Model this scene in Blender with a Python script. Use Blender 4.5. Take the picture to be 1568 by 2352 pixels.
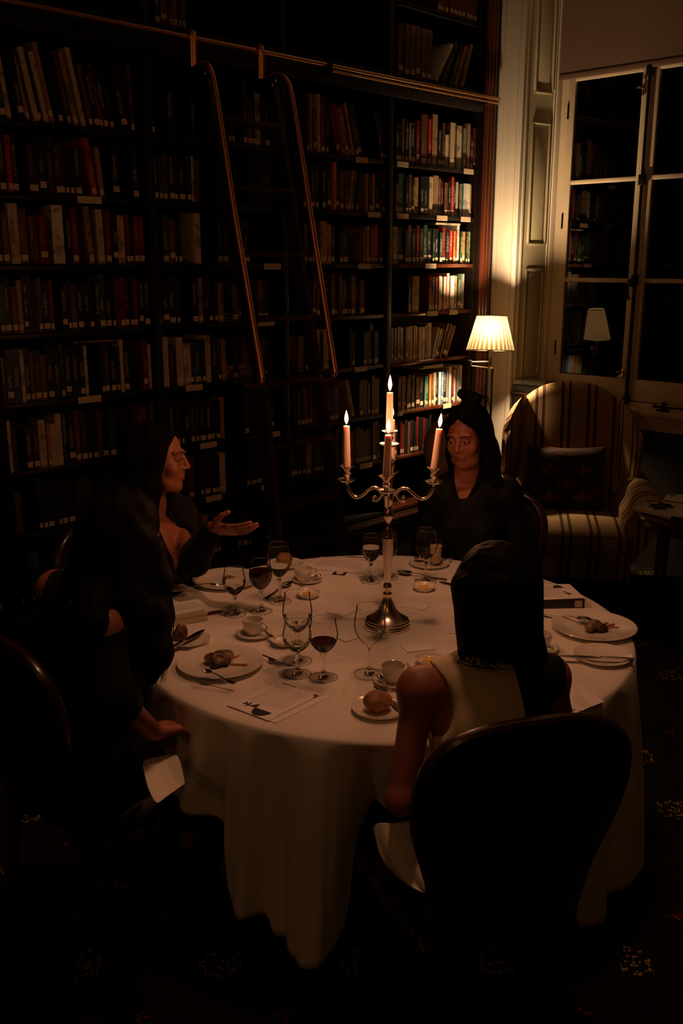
import bpy, bmesh, math, random
import numpy as np
from mathutils import Vector, Matrix

for o in list(bpy.data.objects): bpy.data.objects.remove(o)
rnd = random.Random(7)
S = bpy.context.scene
COL = S.collection
PI = math.pi

# ------------------------------------------------------------------ camera
FPX = 2200.0
CAM = Vector((-5.17, -3.72, 1.87))
TH = math.atan(571 / FPX); YAW = math.radians(44.4)
FW = Vector((math.cos(YAW) * math.cos(TH), math.sin(YAW) * math.cos(TH), -math.sin(TH)))
RT = Vector((math.sin(YAW), -math.cos(YAW), 0)); UP = RT.cross(FW)
cd = bpy.data.cameras.new('camera'); cam = bpy.data.objects.new('camera', cd); COL.objects.link(cam)
cd.sensor_fit = 'VERTICAL'; cd.sensor_height = 36; cd.sensor_width = 24; cd.lens = FPX / 2352 * 36
cd.clip_start = 0.05; cd.clip_end = 60
Rm = Matrix((RT, UP, -FW)).transposed()
cam.matrix_world = Matrix.Translation(CAM) @ Rm.to_4x4()
S.camera = cam
def ray(x, y): return FW + RT * ((x - 784) / FPX) + UP * ((1176 - y) / FPX)
def atz(x, y, z):
    d = ray(x, y); return CAM + d * ((z - CAM.z) / d.z)
def aty(x, y, Y=0.0):
    d = ray(x, y); return CAM + d * ((Y - CAM.y) / d.y)
def att(x, y, t): return CAM + ray(x, y) * t

# ------------------------------------------------------------------ world, light, exposure
w = bpy.data.worlds.new('night'); S.world = w; w.use_nodes = True
w.node_tree.nodes['Background'].inputs[0].default_value = (0.5, 0.4, 0.35, 1)
w.node_tree.nodes['Background'].inputs[1].default_value = 0.0004
S.view_settings.view_transform = 'Standard'; S.view_settings.look = 'None'
S.view_settings.exposure = 0.0; S.view_settings.gamma = 1.0; S.view_settings.use_curve_mapping = False
try:
    S.cycles.use_denoising = True; S.cycles.max_bounces = 8; S.cycles.transparent_max_bounces = 24
    S.cycles.sample_clamp_indirect = 1.5; S.cycles.caustics_refractive = False; S.cycles.caustics_reflective = False
    S.cycles.denoising_input_passes = 'RGB_ALBEDO_NORMAL'
except Exception: pass
FLAME_STRENGTH = 9.0; FLAME_RGB = (1.0, 0.55, 0.24); CANDLE_W = 1.0; CANDLE_RGB = (1.0, 0.37, 0.17)
BULB_STRENGTH = 2400; BULB_RGB = (1.0, 0.66, 0.37)
def room_lamp(name, loc, power, rgb, size):
    l = bpy.data.lights.new(name, 'POINT'); l.energy = power; l.color = rgb; l.shadow_soft_size = size
    o = bpy.data.objects.new(name, l); COL.objects.link(o); o.location = loc; return o
# dimmed ceiling spot over the table, and the dim lamps of the room behind the photographer
sp = bpy.data.lights.new('ceiling_spot', 'SPOT'); sp.energy = 66; sp.color = (1.0, 0.42, 0.21); sp.spot_size = math.radians(66); sp.spot_blend = 0.6; sp.shadow_soft_size = 0.12
so = bpy.data.objects.new('ceiling_spot', sp); COL.objects.link(so); so.location = (-3.2, -2.15, 4.1)
so.rotation_euler = (Vector((-3.25, -2.2, .75)) - so.location).to_track_quat('-Z', 'Y').to_euler()
room_lamp('room_lamp', (-6.0, -4.6, 3.3), 6.5, (1.0, 0.46, 0.12), 0.3)
room_lamp('room_lamp', (-8.4, -2.2, 3.0), 11.0, (1.0, 0.42, 0.17), 0.2)

# ------------------------------------------------------------------ helpers
def lin(*c):
    return tuple(((v / 255) / 12.92 if v / 255 <= 0.04045 else ((v / 255 + 0.055) / 1.055) ** 2.4) for v in c)
MATS = {}
def mat(name, col, rough=0.6, metal=0.0, noise=0.0, nscale=30.0, bump=0.0, bscale=60.0, spec=0.5, coat=0.0, stretch=None, col2=None, sheen=0.0, sss=0.0, coords='Object'):
    if name in MATS: return MATS[name]
    m = bpy.data.materials.new(name); m.use_nodes = True; nt = m.node_tree; N = nt.nodes; L = nt.links
    b = N['Principled BSDF']
    b.inputs['Base Color'].default_value = (*col, 1); b.inputs['Roughness'].default_value = rough
    b.inputs['Metallic'].default_value = metal; b.inputs['Specular IOR Level'].default_value = spec
    b.inputs['Coat Weight'].default_value = coat; b.inputs['Coat Roughness'].default_value = 0.15
    if sheen: b.inputs['Sheen Weight'].default_value = sheen
    if sss:
        b.inputs['Subsurface Weight'].default_value = sss; b.inputs['Subsurface Radius'].default_value = (0.02, 0.008, 0.004); b.inputs['Subsurface Scale'].default_value = 0.5
    tc = N.new('ShaderNodeTexCoord'); mp = N.new('ShaderNodeMapping'); L.new(tc.outputs[coords], mp.inputs[0])
    if stretch: mp.inputs['Scale'].default_value = stretch
    if noise:
        n = N.new('ShaderNodeTexNoise'); n.inputs['Scale'].default_value = nscale; n.inputs['Detail'].default_value = 5
        L.new(mp.outputs[0], n.inputs['Vector'])
        r = N.new('ShaderNodeValToRGB'); c2 = col2 or tuple(v * (1 - noise) for v in col)
        r.color_ramp.elements[0].position = 0.35; r.color_ramp.elements[1].position = 0.65
        r.color_ramp.elements[0].color = (*c2, 1); r.color_ramp.elements[1].color = (*col, 1)
        L.new(n.outputs['Fac'], r.inputs[0]); L.new(r.outputs[0], b.inputs['Base Color'])
    if bump:
        n2 = N.new('ShaderNodeTexNoise'); n2.inputs['Scale'].default_value = bscale; n2.inputs['Detail'].default_value = 4
        L.new(mp.outputs[0], n2.inputs['Vector']); bp = N.new('ShaderNodeBump'); bp.inputs['Strength'].default_value = bump
        bp.inputs['Distance'].default_value = 0.002; L.new(n2.outputs['Fac'], bp.inputs['Height']); L.new(bp.outputs[0], b.inputs['Normal'])
    MATS[name] = m; return m
def emis(name, col, s):
    m = bpy.data.materials.new(name); m.use_nodes = True; nt = m.node_tree; nt.nodes.clear()
    e = nt.nodes.new('ShaderNodeEmission'); e.inputs[0].default_value = (*col, 1); e.inputs[1].default_value = s
    o = nt.nodes.new('ShaderNodeOutputMaterial'); nt.links.new(e.outputs[0], o.inputs[0]); return m
def thin_glass(name, tint, ior, rough=0.0, extra=0.0):
    m = bpy.data.materials.new(name); m.use_nodes = True; nt = m.node_tree; nt.nodes.clear(); N = nt.nodes; L = nt.links
    t = N.new('ShaderNodeBsdfTransparent'); t.inputs[0].default_value = (*tint, 1)
    g = N.new('ShaderNodeBsdfGlossy'); g.inputs['Roughness'].default_value = rough
    f = N.new('ShaderNodeFresnel'); f.inputs[0].default_value = ior
    mx = N.new('ShaderNodeMixShader'); o = N.new('ShaderNodeOutputMaterial')
    a = N.new('ShaderNodeMath'); a.operation = 'ADD'; a.use_clamp = True; a.inputs[1].default_value = extra
    L.new(f.outputs[0], a.inputs[0]); L.new(a.outputs[0], mx.inputs[0]); L.new(t.outputs[0], mx.inputs[1]); L.new(g.outputs[0], mx.inputs[2]); L.new(mx.outputs[0], o.inputs[0])
    return m
def glassmat(name, col, ior, rough=0.0):
    m = bpy.data.materials.new(name); m.use_nodes = True; nt = m.node_tree; nt.nodes.clear()
    g = nt.nodes.new('ShaderNodeBsdfGlass'); g.inputs[0].default_value = (*col, 1); g.inputs['IOR'].default_value = ior; g.inputs['Roughness'].default_value = rough
    o = nt.nodes.new('ShaderNodeOutputMaterial'); nt.links.new(g.outputs[0], o.inputs[0]); return m

def new_obj(name, me, m=None, parent=None):
    o = bpy.data.objects.new(name, me); COL.objects.link(o)
    if m is not None:
        for mm in (m if isinstance(m, (list, tuple)) else [m]): me.materials.append(mm)
    if parent is not None: o.parent = parent
    return o
def obj(name, bm, m=None, parent=None, smooth=True, auto=None):
    me = bpy.data.meshes.new(name); bmesh.ops.recalc_face_normals(bm, faces=bm.faces); bm.to_mesh(me); bm.free()
    if smooth:
        me.polygons.foreach_set('use_smooth', [True] * len(me.polygons))
        me.set_sharp_from_angle(angle=math.radians(auto or 38))
    return new_obj(name, me, m, parent)
def thing(name, label, cat, loc=(0, 0, 0), rz=0.0, group=None):
    o = bpy.data.objects.new(name, None); COL.objects.link(o); o.empty_display_size = 0.05
    o.location = loc; o.rotation_euler = (0, 0, rz); o['label'] = label; o['category'] = cat
    if group: o['group'] = group
    return o
def tag(o, label=None, cat=None, group=None, kind=None):
    if label: o['label'] = label
    if cat: o['category'] = cat
    if group: o['group'] = group
    if kind: o['kind'] = kind
    return o
BM = bmesh.new
def box(bm, x0, x1, y0, y1, z0, z1, M=None, bev=0.0):
    r = bmesh.ops.create_cube(bm, size=1.0)
    vs = r['verts']
    for v in vs:
        v.co = Vector((x0 + (v.co.x + .5) * (x1 - x0), y0 + (v.co.y + .5) * (y1 - y0), z0 + (v.co.z + .5) * (z1 - z0)))
    if bev:
        es = list({e for v in vs for e in v.link_edges})
        rr = bmesh.ops.bevel(bm, geom=es, offset=bev, segments=2, affect='EDGES', profile=0.5)
        vs = list({v for f in rr['faces'] for v in f.verts} | {v for v in vs if v.is_valid})
    if M is not None:
        for v in vs: v.co = M @ v.co
    return vs
def lathe(bm, prof, n=32, M=None, caps=True):
    """prof: list of (r, z)."""
    rings = []
    for r, z in prof:
        if r < 1e-6: rings.append([bm.verts.new((0, 0, z))])
        else: rings.append([bm.verts.new((r * math.cos(2 * PI * i / n), r * math.sin(2 * PI * i / n), z)) for i in range(n)])
    for a, b in zip(rings, rings[1:]):
        if len(a) == 1 and len(b) == 1: continue
        for i in range(n):
            j = (i + 1) % n
            if len(a) == 1: bm.faces.new((a[0], b[j], b[i]))
            elif len(b) == 1: bm.faces.new((a[i], a[j], b[0]))
            else: bm.faces.new((a[i], a[j], b[j], b[i]))
    if caps:
        for rg in (rings[0], rings[-1]):
            if len(rg) > 2:
                try: bm.faces.new(rg)
                except ValueError: pass
    if M is not None:
        for rg in rings:
            for v in rg: v.co = M @ v.co
def tube(bm, pts, rad, n=12, M=None, closed=False, flat=1.0):
    pts = [Vector(p) for p in pts]; k = len(pts)
    rads = rad if isinstance(rad, (list, tuple)) else [rad] * k
    tang = []
    for i in range(k):
        a = pts[i - 1] if (i or closed) else pts[0]; b = pts[(i + 1) % k] if (i < k - 1 or closed) else pts[-1]
        tang.append((b - a).normalized())
    nrm = tang[0].orthogonal().normalized(); rings = []
    for i in range(k):
        if i:
            q = tang[i - 1].rotation_difference(tang[i]); nrm = (q @ nrm).normalized()
        bi = tang[i].cross(nrm).normalized()
        rings.append([bm.verts.new(pts[i] + (nrm * math.cos(2 * PI * j / n) + bi * math.sin(2 * PI * j / n) * flat) * rads[i]) for j in range(n)])
    rng = range(k if closed else k - 1)
    for i in rng:
        a, b = rings[i], rings[(i + 1) % k]
        for j in range(n): bm.faces.new((a[j], a[(j + 1) % n], b[(j + 1) % n], b[j]))
    if not closed:
        bm.faces.new(rings[0]); bm.faces.new(rings[-1])
    if M is not None:
        for rg in rings:
            for v in rg: v.co = M @ v.co
def smoothpath(P, n=8):
    P = [Vector(p) for p in P]; out = []
    for i in range(len(P) - 1):
        p0 = P[max(i - 1, 0)]; p1 = P[i]; p2 = P[i + 1]; p3 = P[min(i + 2, len(P) - 1)]
        for j in range(n):
            t = j / n
            out.append(0.5 * ((2 * p1) + (-p0 + p2) * t + (2 * p0 - 5 * p1 + 4 * p2 - p3) * t * t + (-p0 + 3 * p1 - 3 * p2 + p3) * t ** 3))
    out.append(P[-1]); return out
def prism(bm, poly, z0, z1, M=None):
    lo = [bm.verts.new((p[0], p[1], z0)) for p in poly]; hi = [bm.verts.new((p[0], p[1], z1)) for p in poly]
    n = len(poly); bm.faces.new(lo[::-1]); bm.faces.new(hi)
    for i in range(n): bm.faces.new((lo[i], lo[(i + 1) % n], hi[(i + 1) % n], hi[i]))
    if M is not None:
        for v in lo + hi: v.co = M @ v.co
def sheet(name, rows, m, parent=None, thick=0.0, uv=None, sub=0):
    """grid of points -> surface with UV (u along a row, v over the rows)."""
    bm = BM(); R = [[bm.verts.new(Vector(p)) for p in r] for r in rows]; ul = bm.loops.layers.uv.new('UVMap')
    nr = len(rows); nc = len(rows[0])
    for i in range(nr - 1):
        for j in range(nc - 1):
            f = bm.faces.new((R[i][j], R[i][j + 1], R[i + 1][j + 1], R[i + 1][j]))
            for lp, (a, b) in zip(f.loops, ((i, j), (i, j + 1), (i + 1, j + 1), (i + 1, j))):
                lp[ul].uv = uv[a][b] if uv else (b / (nc - 1), a / (nr - 1))
    me = bpy.data.meshes.new(name); bm.to_mesh(me); bm.free()
    me.polygons.foreach_set('use_smooth', [True] * len(me.polygons))
    o = new_obj(name, me, m, parent)
    if thick:
        md = o.modifiers.new('thickness', 'SOLIDIFY'); md.thickness = thick; md.offset = 0
    if sub:
        md = o.modifiers.new('smooth', 'SUBSURF'); md.levels = sub; md.render_levels = sub
    return o

# ------------------------------------------------------------------ implicit bodies (smooth union of tapered limbs, polygonised)
class Field:
    def __init__(s, lo, hi, h):
        s.h = h; s.lo = np.array(lo, float); s.n = np.ceil((np.array(hi) - s.lo) / h).astype(int) + 1
        s.F = np.full(s.n, 1.0, np.float32)
    def _win(s, a, b, m):
        i0 = np.maximum(np.floor((np.minimum(a, b) - m - s.lo) / s.h).astype(int), 0)
        i1 = np.minimum(np.ceil((np.maximum(a, b) + m - s.lo) / s.h).astype(int) + 1, s.n)
        if (i1 <= i0).any(): return None
        ax = [s.lo[k] + s.h * np.arange(i0[k], i1[k]) for k in range(3)]
        X, Y, Z = np.meshgrid(*ax, indexing='ij', sparse=False)
        return tuple(slice(i0[k], i1[k]) for k in range(3)), np.stack([X, Y, Z], -1).astype(np.float32)
    def _mix(s, sl, d, k, sub):
        a = s.F[sl]
        if sub:
            d = -d; h = np.clip(0.5 - 0.5 * (a - d) / max(k, 1e-5), 0, 1); s.F[sl] = a * (1 - h) + d * h + k * h * (1 - h)
        else:
            h = np.clip(0.5 + 0.5 * (a - d) / max(k, 1e-5), 0, 1); s.F[sl] = a * (1 - h) + d * h - k * h * (1 - h)
    def cap(s, a, b, ra, rb=None, k=0.02, sub=False):
        rb = ra if rb is None else rb; a = np.array(a, float); b = np.array(b, float)
        w_ = s._win(a, b, max(ra, rb) + 3 * s.h + k)
        if w_ is None: return
        sl, P = w_; ab = b - a; t = np.clip(((P - a) @ ab) / max(ab @ ab, 1e-9), 0, 1)
        d = np.linalg.norm(P - a - t[..., None] * ab, axis=-1) - (ra + (rb - ra) * t)
        s._mix(sl, d.astype(np.float32), k, sub)
    def ell(s, c, r, M=None, k=0.02, sub=False):
        c = np.array(c, float); r = np.array(r, float); mr = r.max()
        w_ = s._win(c - mr, c + mr, 3 * s.h + k)
        if w_ is None: return
        sl, P = w_; Q = P - c
        if M is not None: Q = Q @ np.array(M)          # columns of M = ellipsoid axes
        k0 = np.linalg.norm(Q / r, axis=-1); k1 = np.linalg.norm(Q / (r * r), axis=-1)
        d = k0 * (k0 - 1) / np.maximum(k1, 1e-6); s._mix(sl, d.astype(np.float32), k, sub)
    def wobble(s, amp, fr, seed=0):
        ax = [s.lo[k] + s.h * np.arange(s.n[k]) for k in range(3)]; X, Y, Z = np.meshgrid(*ax, indexing='ij')
        s.F += (amp * (np.sin(fr * X + seed) * np.sin(fr * 1.3 * Y + 2 * seed) + .5 * np.sin(fr * 2.1 * X + 1.7 * fr * Y + fr * .4 * Z))).astype(np.float32)
    def mesh(s, name, m, parent=None, smooth=2):
        F = s.F.copy(); F[0] = F[-1] = 1; F[:, 0] = F[:, -1] = 1; F[:, :, 0] = F[:, :, -1] = 1
        I = F < 0; n = np.array(F.shape) - 1
        c = np.zeros(n, np.int8)
        offs = [(i, j, k) for i in (0, 1) for j in (0, 1) for k in (0, 1)]
        for i, j, k in offs: c += I[i:n[0] + i, j:n[1] + j, k:n[2] + k]
        act = np.argwhere((c > 0) & (c < 8)); idx = np.full(n, -1, np.int64); idx[tuple(act.T)] = np.arange(len(act))
        acc = np.zeros((len(act), 3)); cnt = np.zeros(len(act))
        for ax in range(3):
            o1 = [a for a in range(3) if a != ax]
            for p in (0, 1):
                for q in (0, 1):
                    A = act.copy(); A[:, o1[0]] += p; A[:, o1[1]] += q; B = A.copy(); B[:, ax] += 1
                    fa = F[tuple(A.T)]; fb = F[tuple(B.T)]; mk = (fa < 0) != (fb < 0)
                    t = np.where(mk, fa / np.where(mk, fa - fb, 1), 0); P = A.astype(float); P[:, ax] += t
                    acc[mk] += P[mk]; cnt[mk] += 1
        V = acc / cnt[:, None] * s.h + s.lo; faces = []
        for ax in range(3):
            sl0 = [slice(None)] * 3; sl1 = [slice(None)] * 3; sl0[ax] = slice(0, -1); sl1[ax] = slice(1, None)
            a = I[tuple(sl0)]; b = I[tuple(sl1)]; E = np.argwhere(a != b); u, v = [(1, 2), (2, 0), (0, 1)][ax]
            E = E[(E[:, u] > 0) & (E[:, v] > 0) & (E[:, u] < n[u]) & (E[:, v] < n[v])]
            flip = ~a[tuple(E.T)]
            def at(du, dv):
                G = E.copy(); G[:, u] -= du; G[:, v] -= dv; return idx[tuple(G.T)]
            q = np.stack([at(1, 1), at(0, 1), at(0, 0), at(1, 0)], 1); q[flip] = q[flip][:, ::-1]; faces.append(q)
        Q = np.concatenate(faces); Q = Q[(Q >= 0).all(1)]
        # light laplacian smoothing
        for _ in range(smooth):
            sm = np.zeros_like(V); ct = np.zeros(len(V))
            for i in range(4):
                np.add.at(sm, Q[:, i], V[Q[:, (i + 1) % 4]]); np.add.at(ct, Q[:, i], 1)
            V = V * 0.5 + 0.5 * sm / np.maximum(ct, 1)[:, None]
        me = bpy.data.meshes.new(name); me.vertices.add(len(V)); me.vertices.foreach_set('co', V.astype(np.float32).ravel())
        me.loops.add(Q.size); me.loops.foreach_set('vertex_index', Q.astype(np.int32).ravel())
        me.polygons.add(len(Q)); me.polygons.foreach_set('loop_start', np.arange(0, Q.size, 4, dtype=np.int32))
        me.polygons.foreach_set('loop_total', np.full(len(Q), 4, np.int32)); me.update(calc_edges=True); me.validate()
        me.polygons.foreach_set('use_smooth', [True] * len(me.polygons))
        return new_obj(name, me, m, parent)

# ------------------------------------------------------------------ materials
wood_dark = mat('dark_mahogany', (0.035, 0.009, 0.004), 0.32, noise=0.5, nscale=6, stretch=(6, 6, 0.6), bump=0.1, coat=0.4)
wood_black = mat('shade_dark_wood', (0.009, 0.004, 0.0025), 0.45, noise=0.4, nscale=8, stretch=(5, 5, 0.6), spec=.3)  # bookcase mahogany away from the lamp, its shade put into the colour
wood_red = mat('polished_mahogany', (0.10, 0.022, 0.008), 0.25, noise=0.5, nscale=7, stretch=(5, 5, .5), coat=0.5)
brass = mat('aged_brass', (0.75, 0.42, 0.2), 0.28, 1.0)
copper = mat('copper_tube', (0.9, 0.42, 0.2), 0.30, 1.0)
nickel = mat('antique_nickel', (0.62, 0.5, 0.38), 0.25, 1.0, bump=0.1, bscale=40)
silver = mat('silver_plate', (0.88, 0.76, 0.62), 0.2, 1.0, bump=0.12, bscale=14)
steel = mat('cutlery_steel', (0.7, 0.66, 0.62), 0.16, 1.0)
iron = mat('black_iron', (0.012, 0.011, 0.011), 0.4, 0.6)
cream_paint = mat('cream_paint', (0.84, 0.77, 0.62), 0.45, noise=0.06, nscale=5, bump=0.08, bscale=25)
shaded_cream = mat('shadow_green_cream_paint', (0.50, 0.44, 0.28), 0.5, noise=0.06, nscale=5, bump=0.06, bscale=25)  # cream paint of the reveal, its greenish shade put into the colour
sash_paint = mat('sash_paint', (0.62, 0.5, 0.34), 0.4, noise=0.1, nscale=9, bump=0.15, bscale=30)
blind_mat = mat('brown_blind_cloth', (0.16, 0.09, 0.06), 0.9, noise=0.2, nscale=260, bump=0.3, bscale=500)
plaster = mat('dark_room_plaster', (0.10, 0.07, 0.045), 0.9, noise=0.1, nscale=3)
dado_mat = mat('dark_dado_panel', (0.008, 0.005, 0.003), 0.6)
linen = mat('white_linen', (0.80, 0.76, 0.70), 0.85, noise=0.05, nscale=4, bump=0.25, bscale=700, sheen=0.15)
paper = mat('white_paper', (0.84, 0.81, 0.78), 0.7)
paper_dim = mat('cream_card', (0.78, 0.74, 0.68), 0.7)
black_print = mat('black_print', (0.012, 0.010, 0.010), 0.55)
maroon_print = mat('maroon_print', (0.10, 0.012, 0.012), 0.55)
china = mat('white_china', (0.82, 0.78, 0.70), 0.12, coat=0.6)
wax = mat('candle_wax', (0.88, 0.68, 0.54), 0.45, sss=0.6)
butter_m = mat('butter', (0.86, 0.60, 0.16), 0.4, bump=0.2, bscale=90)
bread_m = mat('bread_crust', (0.50, 0.24, 0.08), 0.65, noise=0.5, nscale=28, bump=0.6, bscale=90)
rye_m = mat('dark_bread', (0.20, 0.085, 0.04), 0.8, noise=0.6, nscale=60, bump=1.0, bscale=120)
choc_m = mat('chocolate_dessert', (0.055, 0.020, 0.012), 0.45, noise=0.6, nscale=50, bump=0.8, bscale=80)
pastry_m = mat('caramel_pastry', (0.42, 0.26, 0.14), 0.5, noise=0.75, nscale=42, bump=0.8, bscale=90, col2=(0.06, 0.025, 0.015))
sauce_m = mat('caramel_sauce', (0.34, 0.12, 0.04), 0.25)
wine_m = mat('red_wine', (0.030, 0.0015, 0.003), 0.04, coat=0.5)
wick_m = mat('charred_wick', (0.02, 0.02, 0.03), 0.9)
label_m = mat('paper_sticker', (0.6, 0.48, 0.34), 0.6)
shelf_label_m = mat('shelf_card', (0.60, 0.46, 0.30), 0.6)
page_m = mat('book_pages', (0.62, 0.52, 0.38), 0.85, noise=0.15, nscale=60, stretch=(8, 1, .3))
skin = mat('skin', (0.36, 0.125, 0.065), 0.5, noise=0.08, nscale=18, bump=0.08, bscale=240, sss=0.15)
hair_m = mat('black_hair', (0.004, 0.0025, 0.002), 0.6, bump=0.3, bscale=60, stretch=(5, 5, .35), spec=0.06)
hair_brown = mat('dark_brown_hair', (0.03, 0.012, 0.006), 0.42, bump=0.8, bscale=60, stretch=(5, 5, .35), spec=0.3)
cloth_black = mat('black_cloth', (0.005, 0.004, 0.004), 0.85, bump=0.2, bscale=400, sheen=0.03, spec=0.2)
satin_black = mat('black_satin', (0.004, 0.0035, 0.0035), 0.6, spec=0.12)
leather = mat('black_leather', (0.010, 0.008, 0.008), 0.5, bump=0.35, bscale=120, spec=0.3)
lips_m = mat('lips', (0.26, 0.055, 0.045), 0.35)
brow_m = mat('eyebrow_hair', (0.035, 0.014, 0.010), 0.8)
eye_m = mat('dark_eye', (0.02, 0.012, 0.01), 0.08)
eyewhite_m = mat('eye_white', (0.5, 0.42, 0.36), 0.2)
bowl_glass = thin_glass('thin_drinking_glass', (0.99, 0.99, 0.98), 1.08, 0.05, 0.025)
foot_glass = thin_glass('glass_foot', (0.97, 0.97, 0.95), 1.25, 0.05, 0.06)
stem_glass = glassmat('solid_glass', (0.98, 0.98, 0.96), 1.28, 0.0)
water_m = glassmat('still_water', (0.96, 0.96, 0.94), 1.16)
pane_glass = thin_glass('window_glass', (0.8, 0.82, 0.8), 1.45, 0.004, 0.01)
flame_m = emis('candle_flame', FLAME_RGB, FLAME_STRENGTH)
_n = flame_m.node_tree; _e = [n for n in _n.nodes if n.type == 'EMISSION'][0]; _o = [n for n in _n.nodes if n.type == 'OUTPUT_MATERIAL'][0]
_t = _n.nodes.new('ShaderNodeBsdfTransparent'); _a = _n.nodes.new('ShaderNodeAddShader'); _n.links.new(_e.outputs[0], _a.inputs[0]); _n.links.new(_t.outputs[0], _a.inputs[1]); _n.links.new(_a.outputs[0], _o.inputs[0])   # a flame is thin glowing gas: light passes through it
bulb_m = emis('lamp_bulb', BULB_RGB, BULB_STRENGTH)

# patterned carpet: dark ground, staggered gold rosettes, small red sprigs
def carpet():
    m = bpy.data.materials.new('rosette_carpet'); m.use_nodes = True; nt = m.node_tree; N = nt.nodes; L = nt.links
    b = N['Principled BSDF']; b.inputs['Roughness'].default_value = 0.95; b.inputs['Specular IOR Level'].default_value = 0.1
    g = N.new('ShaderNodeNewGeometry'); sp = N.new('ShaderNodeSeparateXYZ'); L.new(g.outputs['Position'], sp.inputs[0])
    def M(op, a, b_=None, c=None):
        n = N.new('ShaderNodeMath'); n.operation = op
        for i, v in enumerate((a, b_, c)):
            if v is None: continue
            if isinstance(v, (int, float)): n.inputs[i].default_value = v
            else: L.new(v, n.inputs[i])
        return n.outputs[0]
    X, Y = sp.outputs[0], sp.outputs[1]; P = 0.535
    p = M('DIVIDE', M('ADD', M('ADD', X, Y), 2.50), P); q = M('DIVIDE', M('SUBTRACT', M('SUBTRACT', X, Y), 0.79), P)
    def cell(sh):
        a = M('SUBTRACT', M('FRACT', M('ADD', p, 0.5 + sh)), 0.5); c = M('SUBTRACT', M('FRACT', M('ADD', q, 0.5 + sh)), 0.5)
        a = M('MULTIPLY', a, P / math.sqrt(2)); c = M('MULTIPLY', c, P / math.sqrt(2))
        r = M('SQRT', M('ADD', M('MULTIPLY', a, a), M('MULTIPLY', c, c))); t = M('ARCTAN2', c, a); return r, t
    r, t = cell(0.0)
    vo = N.new('ShaderNodeTexVoronoi'); vo.inputs['Scale'].default_value = 95; L.new(g.outputs['Position'], vo.inputs['Vector'])
    spk = M('LESS_THAN', vo.outputs['Distance'], 0.42)
    petal = M('ADD', 0.056, M('MULTIPLY', M('COSINE', M('MULTIPLY', t, 8)), 0.008))
    ins = M('LESS_THAN', r, petal)
    ring = M('GREATER_THAN', M('ABSOLUTE', M('SUBTRACT', r, 0.03)), 0.006)
    ros = M('MULTIPLY', M('MULTIPLY', ins, ring), spk)
    r2, t2 = cell(0.5); spr = M('MULTIPLY', M('LESS_THAN', r2, M('ADD', 0.02, M('MULTIPLY', M('COSINE', M('MULTIPLY', t2, 4)), 0.012))), spk)
    mx = N.new('ShaderNodeMix'); mx.data_type = 'RGBA'; mx.inputs[6].default_value = (0.012, 0.009, 0.006, 1); mx.inputs[7].default_value = (0.42, 0.27, 0.08, 1); L.new(ros, mx.inputs[0])
    m2 = N.new('ShaderNodeMix'); m2.data_type = 'RGBA'; L.new(mx.outputs[2], m2.inputs[6]); m2.inputs[7].default_value = (0.25, 0.03, 0.015, 1); L.new(spr, m2.inputs[0])
    L.new(m2.outputs[2], b.inputs['Base Color'])
    nz = N.new('ShaderNodeTexNoise'); nz.inputs['Scale'].default_value = 500; L.new(g.outputs['Position'], nz.inputs['Vector'])
    bp = N.new('ShaderNodeBump'); bp.inputs['Strength'].default_value = 0.5; bp.inputs['Distance'].default_value = 0.003
    L.new(nz.outputs['Fac'], bp.inputs['Height']); L.new(bp.outputs[0], b.inputs['Normal'])
    return m
# striped upholstery driven by UV.x in metres
def stripes():
    m = bpy.data.materials.new('striped_upholstery'); m.use_nodes = True; nt = m.node_tree; N = nt.nodes; L = nt.links
    b = N['Principled BSDF']; b.inputs['Roughness'].default_value = 0.85; b.inputs['Specular IOR Level'].default_value = 0.25
    uv = N.new('ShaderNodeUVMap'); uv.uv_map = 'UVMap'; sp = N.new('ShaderNodeSeparateXYZ'); L.new(uv.outputs[0], sp.inputs[0])
    ad = N.new('ShaderNodeMath'); ad.operation = 'DIVIDE'; ad.inputs[1].default_value = 0.150; L.new(sp.outputs[0], ad.inputs[0])
    fr = N.new('ShaderNodeMath'); fr.operation = 'FRACT'; L.new(ad.outputs[0], fr.inputs[0])
    r = N.new('ShaderNodeValToRGB'); r.color_ramp.interpolation = 'CONSTANT'
    tan = (0.46, 0.285, 0.135, 1); blk = (0.014, 0.012, 0.018, 1); red = (0.17, 0.035, 0.03, 1); gold = (0.32, 0.18, 0.08, 1)
    stops = [(0, tan), (.30, blk), (.335, gold), (.345, blk), (.385, red), (.41, tan), (.57, red), (.595, blk), (.635, gold), (.645, blk), (.68, tan)]
    e = r.color_ramp.elements; e[0].position = 0; e[0].color = stops[0][1]; e[1].position = stops[1][0]; e[1].color = stops[1][1]
    for p_, c in stops[2:]:
        k = e.new(p_); k.color = c
    L.new(fr.outputs[0], r.inputs[0])
    n = N.new('ShaderNodeTexNoise'); n.inputs['Scale'].default_value = 300; mx = N.new('ShaderNodeMix'); mx.data_type = 'RGBA'; mx.blend_type = 'MULTIPLY'; mx.inputs[0].default_value = .3
    L.new(r.outputs[0], mx.inputs[6]); L.new(n.outputs['Color'], mx.inputs[7]); L.new(mx.outputs[2], b.inputs['Base Color'])
    bp = N.new('ShaderNodeBump'); bp.inputs['Strength'].default_value = 0.3; bp.inputs['Distance'].default_value = 0.001; L.new(n.outputs['Fac'], bp.inputs['Height']); L.new(bp.outputs[0], b.inputs['Normal'])
    return m
stripe_m = stripes()
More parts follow.
